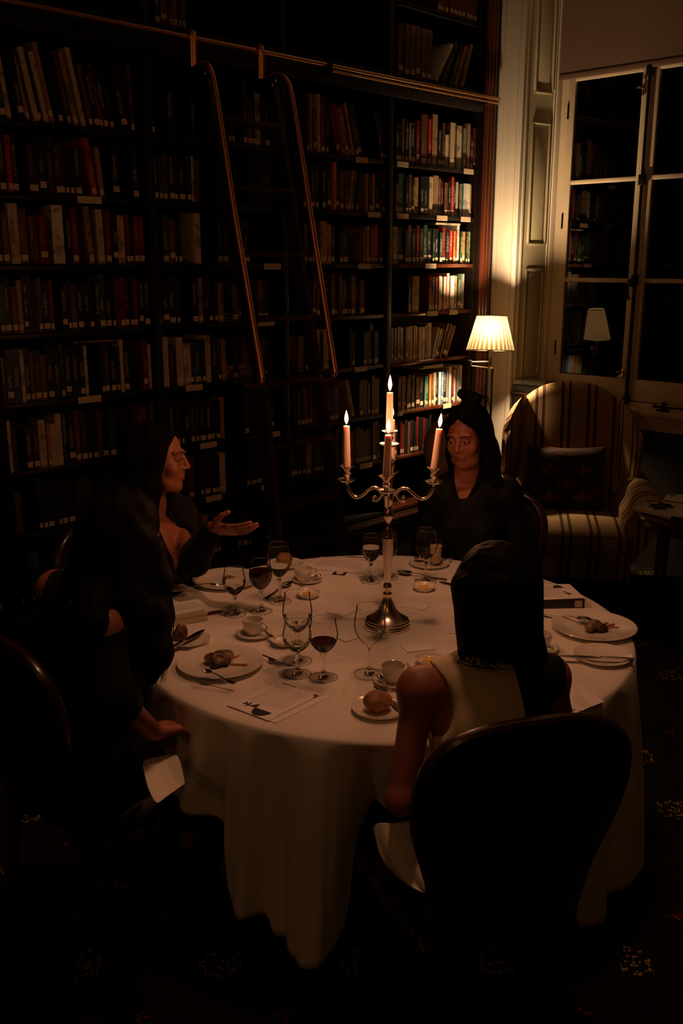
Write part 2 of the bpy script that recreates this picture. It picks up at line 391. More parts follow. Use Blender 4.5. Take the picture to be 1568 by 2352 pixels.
# paper with rows of fine print, driven by UV (box = printed area)
def print_paper(name, x0, x1, y0, y1, rows, base=(0.84, 0.81, 0.78)):
    m = bpy.data.materials.new(name); m.use_nodes = True; nt = m.node_tree; N = nt.nodes; L = nt.links
    b = N['Principled BSDF']; b.inputs['Roughness'].default_value = 0.6
    uv = N.new('ShaderNodeUVMap'); uv.uv_map = 'UVMap'; sp = N.new('ShaderNodeSeparateXYZ'); L.new(uv.outputs[0], sp.inputs[0])
    def M(op, a, b_=None):
        n = N.new('ShaderNodeMath'); n.operation = op
        for i, v in enumerate((a, b_)):
            if v is None: continue
            if isinstance(v, (int, float)): n.inputs[i].default_value = v
            else: L.new(v, n.inputs[i])
        return n.outputs[0]
    U, V = sp.outputs[0], sp.outputs[1]
    ln = M('LESS_THAN', M('FRACT', M('MULTIPLY', V, rows)), 0.42)
    inb = M('MULTIPLY', M('MULTIPLY', M('GREATER_THAN', U, x0), M('LESS_THAN', U, x1)), M('MULTIPLY', M('GREATER_THAN', V, y0), M('LESS_THAN', V, y1)))
    cv = N.new('ShaderNodeCombineXYZ'); L.new(M('MULTIPLY', U, 90.0), cv.inputs[0]); L.new(M('FLOOR', M('MULTIPLY', V, rows)), cv.inputs[1])
    n = N.new('ShaderNodeTexNoise'); n.inputs['Scale'].default_value = 1.0; n.inputs['Detail'].default_value = 3; L.new(cv.outputs[0], n.inputs['Vector'])
    k = M('MULTIPLY', M('MULTIPLY', ln, inb), M('GREATER_THAN', n.outputs['Fac'], 0.44))
    mx = N.new('ShaderNodeMix'); mx.data_type = 'RGBA'; mx.inputs[6].default_value = (*base, 1); mx.inputs[7].default_value = (base[0] * .45, base[1] * .42, base[2] * .4, 1)
    L.new(M('MULTIPLY', k, 0.75), mx.inputs[0]); L.new(mx.outputs[2], b.inputs['Base Color']); return m
menu_paper = print_paper('printed_menu_paper', .12, .88, .30, .88, 34)
# pleated lampshade: thin translucent silk
def shade_material():
    m = bpy.data.materials.new('pleated_silk'); m.use_nodes = True; nt = m.node_tree; nt.nodes.clear(); N = nt.nodes; L = nt.links
    uv = N.new('ShaderNodeUVMap'); uv.uv_map = 'UVMap'
    sp = N.new('ShaderNodeSeparateXYZ'); L.new(uv.outputs[0], sp.inputs[0]); mu = N.new('ShaderNodeMath'); mu.operation = 'MULTIPLY'; mu.inputs[1].default_value = 30; L.new(sp.outputs[0], mu.inputs[0])
    fr = N.new('ShaderNodeMath'); fr.operation = 'FRACT'; L.new(mu.outputs[0], fr.inputs[0]); cr = N.new('ShaderNodeValToRGB'); L.new(fr.outputs[0], cr.inputs[0])
    e = cr.color_ramp.elements; e[0].position = 0.40; e[0].color = (0.085, 0.067, 0.042, 1); e[1].position = 0.55; e[1].color = (0.030, 0.021, 0.010, 1)   # overlapped cloth of each pleat lets less through
    t = N.new('ShaderNodeBsdfTranslucent'); L.new(cr.outputs[0], t.inputs[0])
    d = N.new('ShaderNodeBsdfDiffuse'); d.inputs[0].default_value = (0.80, 0.70, 0.52, 1)
    mx = N.new('ShaderNodeMixShader'); mx.inputs[0].default_value = 0.5; o = N.new('ShaderNodeOutputMaterial')
    L.new(d.outputs[0], mx.inputs[1]); L.new(t.outputs[0], mx.inputs[2]); L.new(mx.outputs[0], o.inputs[0]); return m
shade_m = shade_material()
# book bindings
def book_mat(name, col, title, rough=0.35):
    m = bpy.data.materials.new(name); m.use_nodes = True; nt = m.node_tree; N = nt.nodes; L = nt.links
    b = N['Principled BSDF']; b.inputs['Roughness'].default_value = rough; b.inputs['Specular IOR Level'].default_value = 0.5
    tc = N.new('ShaderNodeTexCoord'); sp = N.new('ShaderNodeSeparateXYZ'); L.new(tc.outputs['Object'], sp.inputs[0]); oi = N.new('ShaderNodeObjectInfo')
    def M(op, a, b_=None):
        n = N.new('ShaderNodeMath'); n.operation = op
        for i, v in enumerate((a, b_)):
            if v is None: continue
            if isinstance(v, (int, float)): n.inputs[i].default_value = v
            else: L.new(v, n.inputs[i])
        return n.outputs[0]
    Z = sp.outputs[2]; X = sp.outputs[0]
    cv = N.new('ShaderNodeCombineXYZ'); L.new(M('MULTIPLY', X, 160.0), cv.inputs[0]); L.new(M('MULTIPLY', Z, 210.0), cv.inputs[1]); L.new(M('MULTIPLY', oi.outputs['Random'], 50.0), cv.inputs[2])
    n = N.new('ShaderNodeTexNoise'); n.inputs['Scale'].default_value = 1.0; n.inputs['Detail'].default_value = 1; L.new(cv.outputs[0], n.inputs['Vector'])
    lo = M('ADD', 0.06, M('MULTIPLY', oi.outputs['Random'], 0.03)); hi = M('ADD', lo, M('ADD', 0.05, M('MULTIPLY', M('FRACT', M('MULTIPLY', oi.outputs['Random'], 17.0)), 0.07)))
    inb = M('MULTIPLY', M('MULTIPLY', M('GREATER_THAN', Z, lo), M('LESS_THAN', Z, hi)), M('MULTIPLY', M('GREATER_THAN', X, 0.008), M('LESS_THAN', X, 0.022)))
    front = M('LESS_THAN', sp.outputs[1], 0.003)
    k = M('MULTIPLY', M('MULTIPLY', inb, front), M('GREATER_THAN', n.outputs['Fac'], 0.5))
    # broad tone patches, as on printed jackets
    n2 = N.new('ShaderNodeTexNoise'); n2.inputs['Scale'].default_value = 14; n2.inputs['Detail'].default_value = 2; va = N.new('ShaderNodeVectorMath'); va.operation = 'ADD'
    L.new(tc.outputs['Object'], va.inputs[0]); L.new(oi.outputs['Random'], va.inputs[1]); L.new(va.outputs[0], n2.inputs['Vector'])
    mx0 = N.new('ShaderNodeMix'); mx0.data_type = 'RGBA'; mx0.inputs[6].default_value = (*col, 1); mx0.inputs[7].default_value = (*(v * .55 for v in col), 1); L.new(M('GREATER_THAN', n2.outputs['Fac'], 0.58), mx0.inputs[0])
    mx = N.new('ShaderNodeMix'); mx.data_type = 'RGBA'; L.new(mx0.outputs[2], mx.inputs[6]); mx.inputs[7].default_value = (*title, 1)
    L.new(M('MULTIPLY', k, 0.4), mx.inputs[0]); L.new(mx.outputs[2], b.inputs['Base Color']); return m
W_, K_ = (0.65, 0.6, 0.5), (0.03, 0.02, 0.02)
BOOKC = {
    'black': book_mat('black_binding', (0.010, 0.010, 0.011), W_), 'dark brown': book_mat('dark_brown_binding', (0.035, 0.018, 0.010), (.4, .25, .1)),
    'dark red': book_mat('dark_red_binding', (0.14, 0.012, 0.012), (.5, .35, .2)), 'red': book_mat('red_binding', (0.38, 0.03, 0.02), W_),
    'cream': book_mat('cream_binding', (0.50, 0.40, 0.26), K_, 0.5), 'white': book_mat('white_binding', (0.66, 0.61, 0.52), (.08, .05, .05), 0.4),
    'tan': book_mat('tan_binding', (0.32, 0.18, 0.08), K_, 0.5), 'brown': book_mat('brown_binding', (0.10, 0.038, 0.016), (.4, .3, .15), 0.5),
    'dark green': book_mat('dark_green_binding', (0.025, 0.065, 0.035), W_), 'green': book_mat('green_binding', (0.12, 0.22, 0.06), W_),
    'dark blue': book_mat('dark_blue_binding', (0.012, 0.02, 0.05), W_), 'blue': book_mat('blue_binding', (0.07, 0.17, 0.30), W_),
    'orange': book_mat('orange_binding', (0.62, 0.20, 0.05), K_), 'grey': book_mat('grey_binding', (0.20, 0.19, 0.17), K_),
    'teal': book_mat('teal_binding', (0.02, 0.14, 0.14), W_), 'gold': book_mat('gold_binding', (0.40, 0.24, 0.07), K_, 0.5)}

# ------------------------------------------------------------------ room shell
def slab(name, x0, x1, y0, y1, z0, z1, m, bev=0, kind='structure', label=None):
    bm = BM(); box(bm, x0, x1, y0, y1, z0, z1, bev=bev); o = obj(name, bm, m)
    return tag(o, label, kind=kind)
slab('floor', -9.5, 0.6, -8.5, 0.6, -0.1, 0, carpet())
slab('ceiling', -9.5, 0.6, -8.5, 0.6, 4.2, 4.3, mat('white_ceiling', (.6, .55, .48), .9))
slab('wall_back', -9.5, 0.5, 0.36, 0.6, 0, 4.2, plaster)
slab('wall_left', -9.6, -9.5, -8.5, 0.6, 0, 4.2, plaster)
slab('wall_front', -9.5, 0.6, -8.6, -8.5, 0, 4.2, plaster)
# window wall: pilaster, splayed and panelled reveal, french casements under a blind, sill, dado recess
slab('wall_right_pier', 0.0, 0.5, -0.2, 0.36, 0, 4.2, cream_paint)
slab('wall_right_far', 0.0, 0.5, -8.5, -1.95, 0, 4.2, cream_paint)
slab('wall_right_head', 0.0, 0.5, -1.95, -0.2, 3.75, 4.2, cream_paint)
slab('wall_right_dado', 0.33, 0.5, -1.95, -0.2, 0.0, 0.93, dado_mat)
bm = BM()
for x0, x1, y0, y1 in ((-0.022, 0.0, -0.2, -0.012), (-0.032, -0.022, -0.2, -0.172), (-0.030, -0.022, -0.16, -0.150), (-0.032, -0.022, -0.045, -0.02), (-0.028, -0.022, -0.07, -0.058)):
    box(bm, x0, x1, y0, y1, 0.0, 4.2, bev=0.002)
tag(obj('trim_1', bm, cream_paint), kind='structure', label='cream moulded door-style pilaster at the corner')
# reveal: outer cream bead, panelled shutter case in cream with its shade in the colour
rev = []
RZ = 3.75
a0, b0 = Vector((0.0, -0.2, 0)), Vector((0.245, -0.262, 0))
dirv = (b0 - a0).normalized(); nv = Vector((dirv.y, -dirv.x, 0)); L_ = (b0 - a0).length
MR = Matrix((( dirv.x, nv.x, 0, a0.x), (dirv.y, nv.y, 0, a0.y), (0, 0, 1, 0), (0, 0, 0, 1)))
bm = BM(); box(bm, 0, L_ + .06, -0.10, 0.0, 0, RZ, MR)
case = tag(obj('trim_2', bm, shaded_cream), kind='structure')
def frame_panel(z0, z1):
    bm = BM(); x0, x1, tk = 0.055, L_ - 0.045, 0.014
    for (xa, xb, za, zb) in ((x0, x0 + tk, z0, z1), (x1 - tk, x1, z0, z1), (x0, x1, z0, z0 + tk), (x0, x1, z1 - tk, z1)): box(bm, xa, xb, 0, 0.010, za, zb, MR, bev=0.003)
    box(bm, x0 + .03, x1 - .03, 0, 0.004, z0 + .03, z1 - .03, MR, bev=0.0015)
    p = obj('panel_moulding', bm, shaded_cream, case)
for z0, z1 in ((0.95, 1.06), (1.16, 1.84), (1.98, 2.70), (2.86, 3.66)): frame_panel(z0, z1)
bm = BM(); box(bm, -0.002, 0.018, 0, 0.006, 0, RZ, MR, bev=0.002); box(bm, L_ - .02, L_ + .03, 0, 0.016, 0.93, RZ, MR, bev=0.004); box(bm, L_ - .035, L_ - .025, 0, 0.01, .93, RZ, MR, bev=.003)
tag(obj('trim_3', bm, cream_paint), kind='structure')
# mirrored reveal on the far side of the window (outside the picture)
slab('trim_4', 0.0, 0.3, -1.98, -1.9, 0, RZ, shaded_cream)
# window frame and the two casements
WX = 0.27
win = bpy.data.objects.new('window_1', None); COL.objects.link(win); win['kind'] = 'structure'
bm = BM()
for y0, y1 in ((-0.345, -0.262), (-1.93, -1.60)): box(bm, WX - .01, WX + .08, y0, y1, 0.93, RZ, bev=.004)
box(bm, WX - .01, WX + .08, -1.9, -0.262, 2.99, RZ, bev=.004); box(bm, WX - .02, WX + .1, -1.93, -0.262, 0.95, 1.05, bev=.004)
obj('window_frame', bm, sash_paint, win)
def casement(y0, y1, hinge):
    f = bpy.data.objects.new('casement', None); COL.objects.link(f); f.parent = win
    st = 0.045; bot, top = 1.055, 2.985; rails = (2.352, 1.770)
    for a, b in ((y0, y0 + st), (y1 - st, y1)):
        bm = BM(); box(bm, WX - .012, WX + .035, a, b, bot, top, bev=.004); obj('stile', bm, sash_paint, f)
    for z0, z1 in ((bot, 1.185), (top - .055, top)):
        bm = BM(); box(bm, WX - .012, WX + .035, y0 + st - .004, y1 - st + .004, z0, z1, bev=.004); obj('rail', bm, sash_paint, f)
    for z in rails:
        bm = BM(); box(bm, WX - .010, WX + .03, y0 + st - .004, y1 - st + .004, z - .013, z + .013, bev=.007); obj('glazing_bar', bm, sash_paint, f)
    zs = [1.185, rails[1], rails[0], top - .055]
    for a, b in zip(zs, zs[1:]):
        bm = BM(); box(bm, WX + .004, WX + .007, y0 + st - .002, y1 - st + .002, a, b); obj('pane', bm, pane_glass, f, smooth=False)
    for z in (1.30, 2.08, 2.72):
        bm = BM(); yh = y1 - .004 if hinge > 0 else y0 + .004; tube(bm, [(WX - .014, yh, z), (WX - .014, yh, z + .09)], .006, 8); obj('hinge', bm, iron, f)
casement(-0.855, -0.330, 1); casement(-1.60, -0.868, -1)
# sill and apron
bm = BM(); box(bm, 0.12, WX + .1, -1.93, -0.24, 0.985, 1.02, bev=.008); box(bm, 0.15, WX + .1, -1.93, -0.24, 0.955, 0.985, bev=.006); box(bm, 0.17, WX + .1, -1.93, -0.24, 0.90, 0.955, bev=.004)
tag(obj('trim_5', bm, sash_paint), kind='structure')
# espagnolette bolt
t = thing('espagnolette_bolt', 'black iron full-height bolt rod with knob between the two window casements', 'bolt', (WX - .03, -0.862, 1.04))
bm = BM(); tube(bm, [(0, 0, 0.0), (0, 0, 1.93)], .009, 10); obj('rod', bm, iron, t)
for z in (.02, .735, 1.30, 1.89):
    bm = BM(); box(bm, -.012, .016, -.02, .02, z - .03, z + .03, bev=.005); obj('bracket', bm, iron, t)
bm = BM(); lathe(bm, [(0, -.03), (.016, -.028), (.024, -.015), (.026, 0), (.02, .012), (.01, .02), (0.01, .03)], 16, Matrix.Translation((-.03, 0, .72)) @ Matrix.Rotation(PI / 2, 4, 'Y')); obj('knob', bm, iron, t)
bm = BM(); tube(bm, smoothpath([(-.02, 0, .74), (-.045, .012, .72), (-.045, .014, .66), (-.03, .01, .62)]), .007, 8); obj('handle', bm, iron, t)
# small brass stays on the casement
for z, lb in ((2.83, 'small brass casement catch high beside the black bolt rod'), (1.215, 'small brass casement catch low beside the black bolt rod')):
    t = thing('casement_catch', lb, 'catch', (WX - .018, -0.825, z))
    bm = BM(); box(bm, -.004, .004, -.008, .008, -.03, .03, bev=.002); obj('plate', bm, brass, t)
    bm = BM(); tube(bm, [(0, 0, .01), (-.02, .018, .012), (-.02, .03, .012)], .005, 8); obj('lever', bm, brass, t)
t = thing('casement_stay', 'black iron casement stay with peg lying on the window sill', 'stay', (0.2, -1.13, 1.021))
bm = BM(); box(bm, -.02, .02, -.035, .035, 0, .012, bev=.003); box(bm, -.008, .008, -.01, .01, .01, .055, bev=.003); obj('bracket', bm, iron, t)
bm = BM(); tube(bm, [(0, .05, .024), (0, -.28, .024)], .007, 8); lathe(bm, [(0, -.014), (.012, -.008), (.014, 0), (.012, .008), (0, .014)], 12, Matrix.Translation((0, .055, .024))); obj('stay_bar', bm, iron, t)
# roller blind
t = thing('roller_blind', 'brown roller blind drawn down over the top of the window', 'blind', (0.235, -1.0, 2.94))
bm = BM(); box(bm, -.002, .001, -.95, .735, .03, .80); obj('blind_cloth', bm, blind_mat, t, smooth=False)
bm = BM(); box(bm, -.007, .006, -.95, .735, 0, .032, bev=.003); obj('bottom_bar', bm, blind_mat, t)
bm = BM(); tube(bm, [(.03, -.95, .80), (.03, .735, .80)], .03, 16); obj('roller', bm, sash_paint, t)
# things on the ledge behind the armchair (left edge of the window)
t = thing('book', 'clear-wrapped hardback lying on top of the stack behind the armchair', 'book', (0.05, -.33, 1.125), 0.05)
bm = BM(); box(bm, -.07, .07, -.11, .11, 0, .004, bev=.001); box(bm, -.07, .07, -.11, .11, .024, .028, bev=.001); box(bm, -.07, -.066, -.11, .11, 0, .028); obj('cover', bm, BOOKC['grey'], t)
bm = BM(); box(bm, -.064, .066, -.105, .105, .004, .024); obj('page_block', bm, page_m, t)
t = thing('book_stand', 'low dark wooden cupboard behind the armchair carrying stacked books', 'cupboard', (0.07, -.33, 0))
bm = BM(); box(bm, -.10, .10, -.125, .12, .05, 1.06, bev=.004); obj('body', bm, wood_black, t)
bm = BM(); box(bm, -.11, .11, -.13, .125, 1.06, 1.08, bev=.004); obj('top', bm, wood_dark, t)
for i, (sx, sy) in enumerate(((-.08, -.1), (.08, -.1), (-.08, .1), (.08, .1))):
    bm = BM(); box(bm, sx - .015, sx + .015, sy - .015, sy + .015, 0, .05); obj('leg', bm, wood_black, t)
t = thing('book', 'pale hardback at the bottom of the stack behind the armchair', 'book', (0.05, -.33, 1.081), -0.08)
bm = BM(); box(bm, -.075, .075, -.115, .115, 0, .004, bev=.001); box(bm, -.075, .075, -.115, .115, .036, .04, bev=.001); box(bm, -.075, -.071, -.115, .115, 0, .04); obj('cover', bm, BOOKC['black'], t)
bm = BM(); box(bm, -.068, .07, -.11, .11, .004, .036); obj('page_block', bm, paper, t)

# ------------------------------------------------------------------ bookcase
SH = [3.235, 2.868, 2.418, 2.142, 1.868, 1.592, 1.307, 1.018, 0.745, 0.43]      # book-bottom heights
UPX = [-0.19, -0.99, -1.785, -2.575, -3.365, -4.155, -4.945]
bc = thing('bookcase', 'wall-height dark mahogany bookcase of many bays filled with library books', 'bookcase', (-2.5, 0, 0))
def part(name, bm, m, t, **k):
    o = obj(name, bm, m, None, **k); o.parent = t; o.matrix_parent_inverse = Matrix.Translation(-Vector(t.location)) if t.rotation_euler.z == 0 else Matrix.Identity(4); return o
for x in UPX:
    bm = BM(); box(bm, x - .012, x + .012, 0.0, 0.34, 0, 4.1, bev=.002); part('upright', bm, wood_black, bc)
    if x < -.5:
        bm = BM(); box(bm, x - .02, x + .02, -0.006, 0.004, 0.4, 4.1, bev=.002); part('facing_strip', bm, wood_black, bc)
for b, (x1, x0) in enumerate(zip(UPX, UPX[1:])):
    for i, z in enumerate(SH):
        bm = BM(); box(bm, x0 + .012, x1 - .012, 0.002, 0.33, z - .022, z - .001, bev=.002); part('shelf', bm, wood_red if b == 0 and i > 3 else wood_black, bc)  # lower right-hand shelves get the redder wood: lamplight put into the colour
bm = BM(); box(bm, UPX[-1], UPX[0], 0.335, 0.35, 0, 4.1); part('back_panel', bm, wood_black, bc)
bm = BM(); box(bm, UPX[-1], UPX[0], -0.055, 0.0, 0.0, 0.385, bev=.004); part('plinth', bm, wood_black, bc)
bm = BM(); box(bm, UPX[-1], UPX[0], -0.085, 0.0, 0.385, 0.402, bev=.006); box(bm, UPX[-1], UPX[0], -0.07, 0, 0.36, 0.375, bev=.004); part('plinth_moulding', bm, wood_dark, bc)
# fluted end pilaster next to the corner
bm = BM(); box(bm, UPX[0] + .012, -0.026, -0.02, .34, 0, 4.1, bev=.003); part('end_stile', bm, wood_black, bc)
bm = BM()
for i in range(3): tube(bm, [(UPX[0] + .038 + i * .034, -0.022, .12), (UPX[0] + .038 + i * .034, -0.022, 4.0)], .0155, 12)
part('fluted_pilaster', bm, wood_red, bc)
# fascia board that carries the brass rail
bm = BM(); box(bm, UPX[-1], UPX[0], -0.03, 0.0, 2.745, 2.845, bev=.004); part('rail_fascia', bm, wood_black, bc)
bm = BM(); tube(bm, [(-4.9, -.062, 2.823), (-1.545, -.062, 2.823)], .0105, 10); tube(bm, [(-1.505, -.062, 2.823), (-0.075, -.062, 2.823)], .0105, 10); tube(bm, [(-1.50, -.062, 2.800), (-0.075, -.062, 2.800)], .0065, 10)
part('brass_rail', bm, brass, bc)
for x in (-4.2, -3.45, -2.9, -1.525, -0.8, -0.2):
    bm = BM(); box(bm, x - .012, x + .012, -.062 if x != -1.525 else -.078, -.028, 2.785, 2.813 if x != -1.525 else 2.84, bev=.004); part('rail_bracket', bm, iron, bc)
# cards clipped to the shelf edges  (pixel centre of the card, card width in metres)
for px, py, wd in ((205, 460, .115), (830, 370, .09), (924, 379, .095), (1075, 395, .095), (858, 493, .10), (924, 495, .10), (1014, 500, .10), (1068, 503, .095),
                   (836, 610, .10), (988, 610, .10), (625, 610, .11), (992, 718, .10), (1040, 716, .08), (828, 840, .10), (445, 884, .10), (205, 911, .115),
                   (478, 1011, .10), (490, 1136, .10), (612, 1108, .07), (918, 942, .045), (1026, 921, .08), (610, 718, .11), (840, 1063, .1), (627, 988, .09)):
    p = aty(px, py, 0.0); zz = min(SH, key=lambda s: abs(s - .012 - p.z)) - .028
    bm = BM(); box(bm, p.x - wd / 2, p.x + wd / 2, -.004, .0005, zz, zz + .029); part('shelf_label', bm, shelf_label_m, bc, smooth=False)

# ------------------------------------------------------------------ books
ORD = ['', 'first', 'second', 'third', 'fourth', 'fifth', 'sixth', 'seventh', 'eighth', 'ninth', 'tenth', 'eleventh', 'twelfth', 'thirteenth', 'fourteenth', 'fifteenth', 'sixteenth', 'seventeenth', 'eighteenth', 'nineteenth', 'twentieth', 'twenty-first', 'twenty-second', 'twenty-third', 'twenty-fourth', 'twenty-fifth', 'twenty-sixth', 'twenty-seventh', 'twenty-eighth', 'twenty-ninth', 'thirtieth']
BAYN = ['right-hand bay', 'bay right of ladder', 'bay behind ladder', 'left-hand bay', 'outermost left bay', 'hidden bay']
SHN = ['top shelf in view', 'shelf above the rail'] + [f'{k} shelf below rail' for k in ('first', 'second', 'third', 'fourth', 'fifth', 'sixth', 'seventh')] + ['lowest shelf']
def book_mesh(w_, d_, h_):
    bm = BM(); r = min(.0035, w_ * .3); t = .0022
    poly = [(0, r), (r * .5, 0), (w_ - r * .5, 0), (w_, r), (w_, d_), (w_ - t, d_), (w_ - t, .004), (t, .004), (t, d_), (0, d_)]
    prism(bm, poly, 0, h_); me = bpy.data.meshes.new('book'); bmesh.ops.recalc_face_normals(bm, faces=bm.faces); bm.to_mesh(me); bm.free(); return me
def simple_box(name, *a):
    bm = BM(); box(bm, *a); me = bpy.data.meshes.new(name); bm.to_mesh(me); bm.free(); return me
books = []      # dict(x,z,w,d,h,lean,col,label?,bay,shelf,flat)
def add_book(bay, sh, x, w_, h_, col, lean=0.0, sticker=True, y=0.012, d=0.165, zb=None, flat=False):
    books.append(dict(bay=bay, sh=sh, x=x, w=w_, h=h_, col=col, lean=lean, st=sticker, y=y + rnd.uniform(0, .012), d=d, z=SH[sh] if zb is None else zb, flat=flat))
# hand-read books of the right-hand bays: (left px, right px, bottom row, top px y at the shelf's horizon, colour, lean)
def by_px(bay, sh, items, hs=0.21):
    zb = SH[sh]
    prev = -99
    # rays through the spine foot
    def wx(px):
        p = aty(px, 600, 0.012); f_ = CAM
        # find the pixel row of (x, 0.012, zb) iteratively
        x = p.x
        for _ in range(4):
            v = Vector((x, .012, zb + .03)) - CAM; zc = v.dot(FW); py = 1176 - FPX * v.dot(UP) / zc; x = aty(px, py, .012).x
        return x
    for it in items:
        a, b, col, h_ = it[:4]; lean = it[4] if len(it) > 4 else 0.0
        x0, x1 = wx(a), wx(b); x0 = max(x0, prev + .0005); x1 = max(x1, x0 + .008)
        add_book(bay, sh, x0, x1 - x0 - .0008, h_, col, math.radians(lean)); prev = x1 + (0 if not lean else .0)
def cx(k, x0=880, s=6.817): return x0 + k / s
by_px(0, 7, [(cx(a), cx(b), c, h) for a, b, c, h in ((235, 290, 'brown', .20), (296, 322, 'tan', .205), (328, 366, 'dark brown', .20), (368, 402, 'brown', .19), (405, 445, 'black', .205), (450, 500, 'dark brown', .2), (505, 575, 'dark brown', .19), (580, 640, 'black', .185), (643, 668, 'green', .185), (670, 708, 'teal', .187), (712, 755, 'orange', .195), (758, 796, 'brown', .2), (798, 828, 'cream', .2), (830, 860, 'black', .2), (862, 902, 'white', .2), (905, 945, 'blue', .2), (948, 998, 'black', .2), (1001, 1036, 'grey', .2), (1038, 1074, 'white', .225), (1078, 1112, 'dark red', .21), (1115, 1150, 'white', .2), (1152, 1196, 'grey', .205), (1199, 1245, 'white', .225))])
by_px(0, 6, [(cx(a), cx(b), c, h) for a, b, c, h in ((125, 170, 'grey', .20), (172, 215, 'black', .2), (220, 265, 'dark red', .205), (268, 275 + 40, 'black', .2), (320, 345, 'tan', .2), (347, 402, 'brown', .2), (405, 430, 'black', .2), (432, 470, 'cream', .205), (475, 515, 'tan', .205), (517, 545, 'dark red', .2), (550, 608, 'cream', .195), (612, 650, 'white', .195), (655, 690, 'brown', .205), (700, 765, 'cream', .215))])
add_book(0, 6, aty(cx(768), 822, .012).x, .018, .19, 'cream', math.radians(17)); add_book(0, 6, aty(cx(800), 822, .012).x, .012, .185, 'cream', math.radians(20)); add_book(0, 6, aty(cx(820), 820, .012).x, .035, .175, 'black', math.radians(21))
add_book(0, 6, aty(cx(895), 815, .012).x, .012, .215, 'tan', math.radians(20)); add_book(0, 6, aty(cx(925), 815, .012).x, .05, .20, 'dark brown', math.radians(22)); add_book(0, 6, aty(cx(1003), 810, .012).x, .008, .20, 'orange', math.radians(24))
by_px(0, 5, [(cx(a), cx(b), c, h) for a, b, c, h in ((408, 455, 'black', .2), (458, 505, 'gold', .205), (510, 575, 'gold', .205), (720, 775, 'dark red', .2), (780, 820, 'black', .2), (825, 865, 'dark red', .2), (870, 905, 'cream', .205), (908, 940, 'white', .2), (942, 978, 'white', .2), (980, 1003, 'red', .2), (1005, 1045, 'cream', .22), (1050, 1110, 'white', .205), (1115, 1158, 'tan', .205), (1162, 1215, 'dark green', .215), (1218, 1258, 'grey', .215), (1260, 1272, 'white', .215))])
by_px(0, 4, [(cx(a), cx(b), c, h) for a, b, c, h in ((160, 240, 'gold', .205), (245, 345, 'black', .2), (350, 395, 'dark brown', .19), (398, 455, 'brown', .215), (460, 525, 'black', .2), (530, 575, 'dark red', .215), (580, 640, 'dark brown', .2), (645, 705, 'dark green', .22), (710, 775, 'black', .2), (780, 815, 'dark green', .2), (820, 875, 'black', .2), (880, 925, 'dark green', .18), (930, 988, 'dark red', .21), (992, 1020, 'black', .19), (1022, 1048, 'black', .19), (1052, 1098, 'red', .195), (1102, 1132, 'orange', .19), (1135, 1158, 'red', .18), (1162, 1198, 'white', .225), (1202, 1240, 'dark green', .19), (1243, 1285, 'orange', .19), (1290, 1318, 'black', .18), (1325, 1355, 'green', .19))])
by_px(0, 3, [(cx(a), cx(b), c, h) for a, b, c, h in ((195, 240, 'brown', .165), (250, 350, 'dark green', .215), (352, 395, 'black', .2), (400, 450, 'brown', .215), (455, 495, 'black', .2), (498, 578, 'gold', .205), (580, 640, 'black', .21), (645, 722, 'black', .215), (725, 790, 'cream', .215), (795, 882, 'tan', .225), (885, 912, 'grey', .21), (915, 950, 'dark red', .2), (955, 1015, 'brown', .19), (1020, 1060, 'black', .2), (1065, 1110, 'red', .225), (1112, 1150, 'black', .2), (1153, 1190, 'cream', .2), (1195, 1232, 'grey', .19), (1235, 1252, 'teal', .185), (1255, 1360, 'white', .195), (1362, 1376, 'tan', .19))])
by_px(0, 2, [(cx(a), cx(b), c, h) for a, b, c, h in ((205, 300, 'black', .2), (305, 345, 'brown', .23), (350, 395, 'black', .23), (400, 440, 'grey', .21), (445, 515, 'black', .22), (520, 578, 'dark red', .23), (600, 700, 'brown', .27), (722, 770, 'red', .25), (775, 860, 'tan', .28), (865, 930, 'black', .2), (932, 975, 'brown', .24), (978, 1035, 'cream', .18), (1040, 1110, 'cream', .25), (1113, 1150, 'tan', .25), (1160, 1240, 'cream', .24), (1243, 1262, 'black', .24), (1265, 1310, 'grey', .23), (1315, 1362, 'tan', .26), (1368, 1410, 'black', .2), (1415, 1440, 'dark red', .24))])
by_px(0, 1, [(916, 929, 'brown', .262), (930, 941, 'brown', .262), (942, 954, 'brown', .264), (955, 967, 'brown', .262), (968, 979, 'brown', .26), (980, 993, 'brown', .262)])
for px, w_, c, h, le in ((1000, .022, 'white', .25, 33), (1014, .04, 'dark brown', .25, 27), (1032, .025, 'black', .25, 25), (1045, .02, 'tan', .24, 22), (1060, .026, 'tan', .25, 19)):
    add_book(0, 1, aty(px, 190, .012).x, w_, h, c, math.radians(le), sticker=False)
by_px(0, 0, [(1005 + i * 9.5, 1005 + i * 9.5 + 9, 'dark red', .24) for i in range(10)])
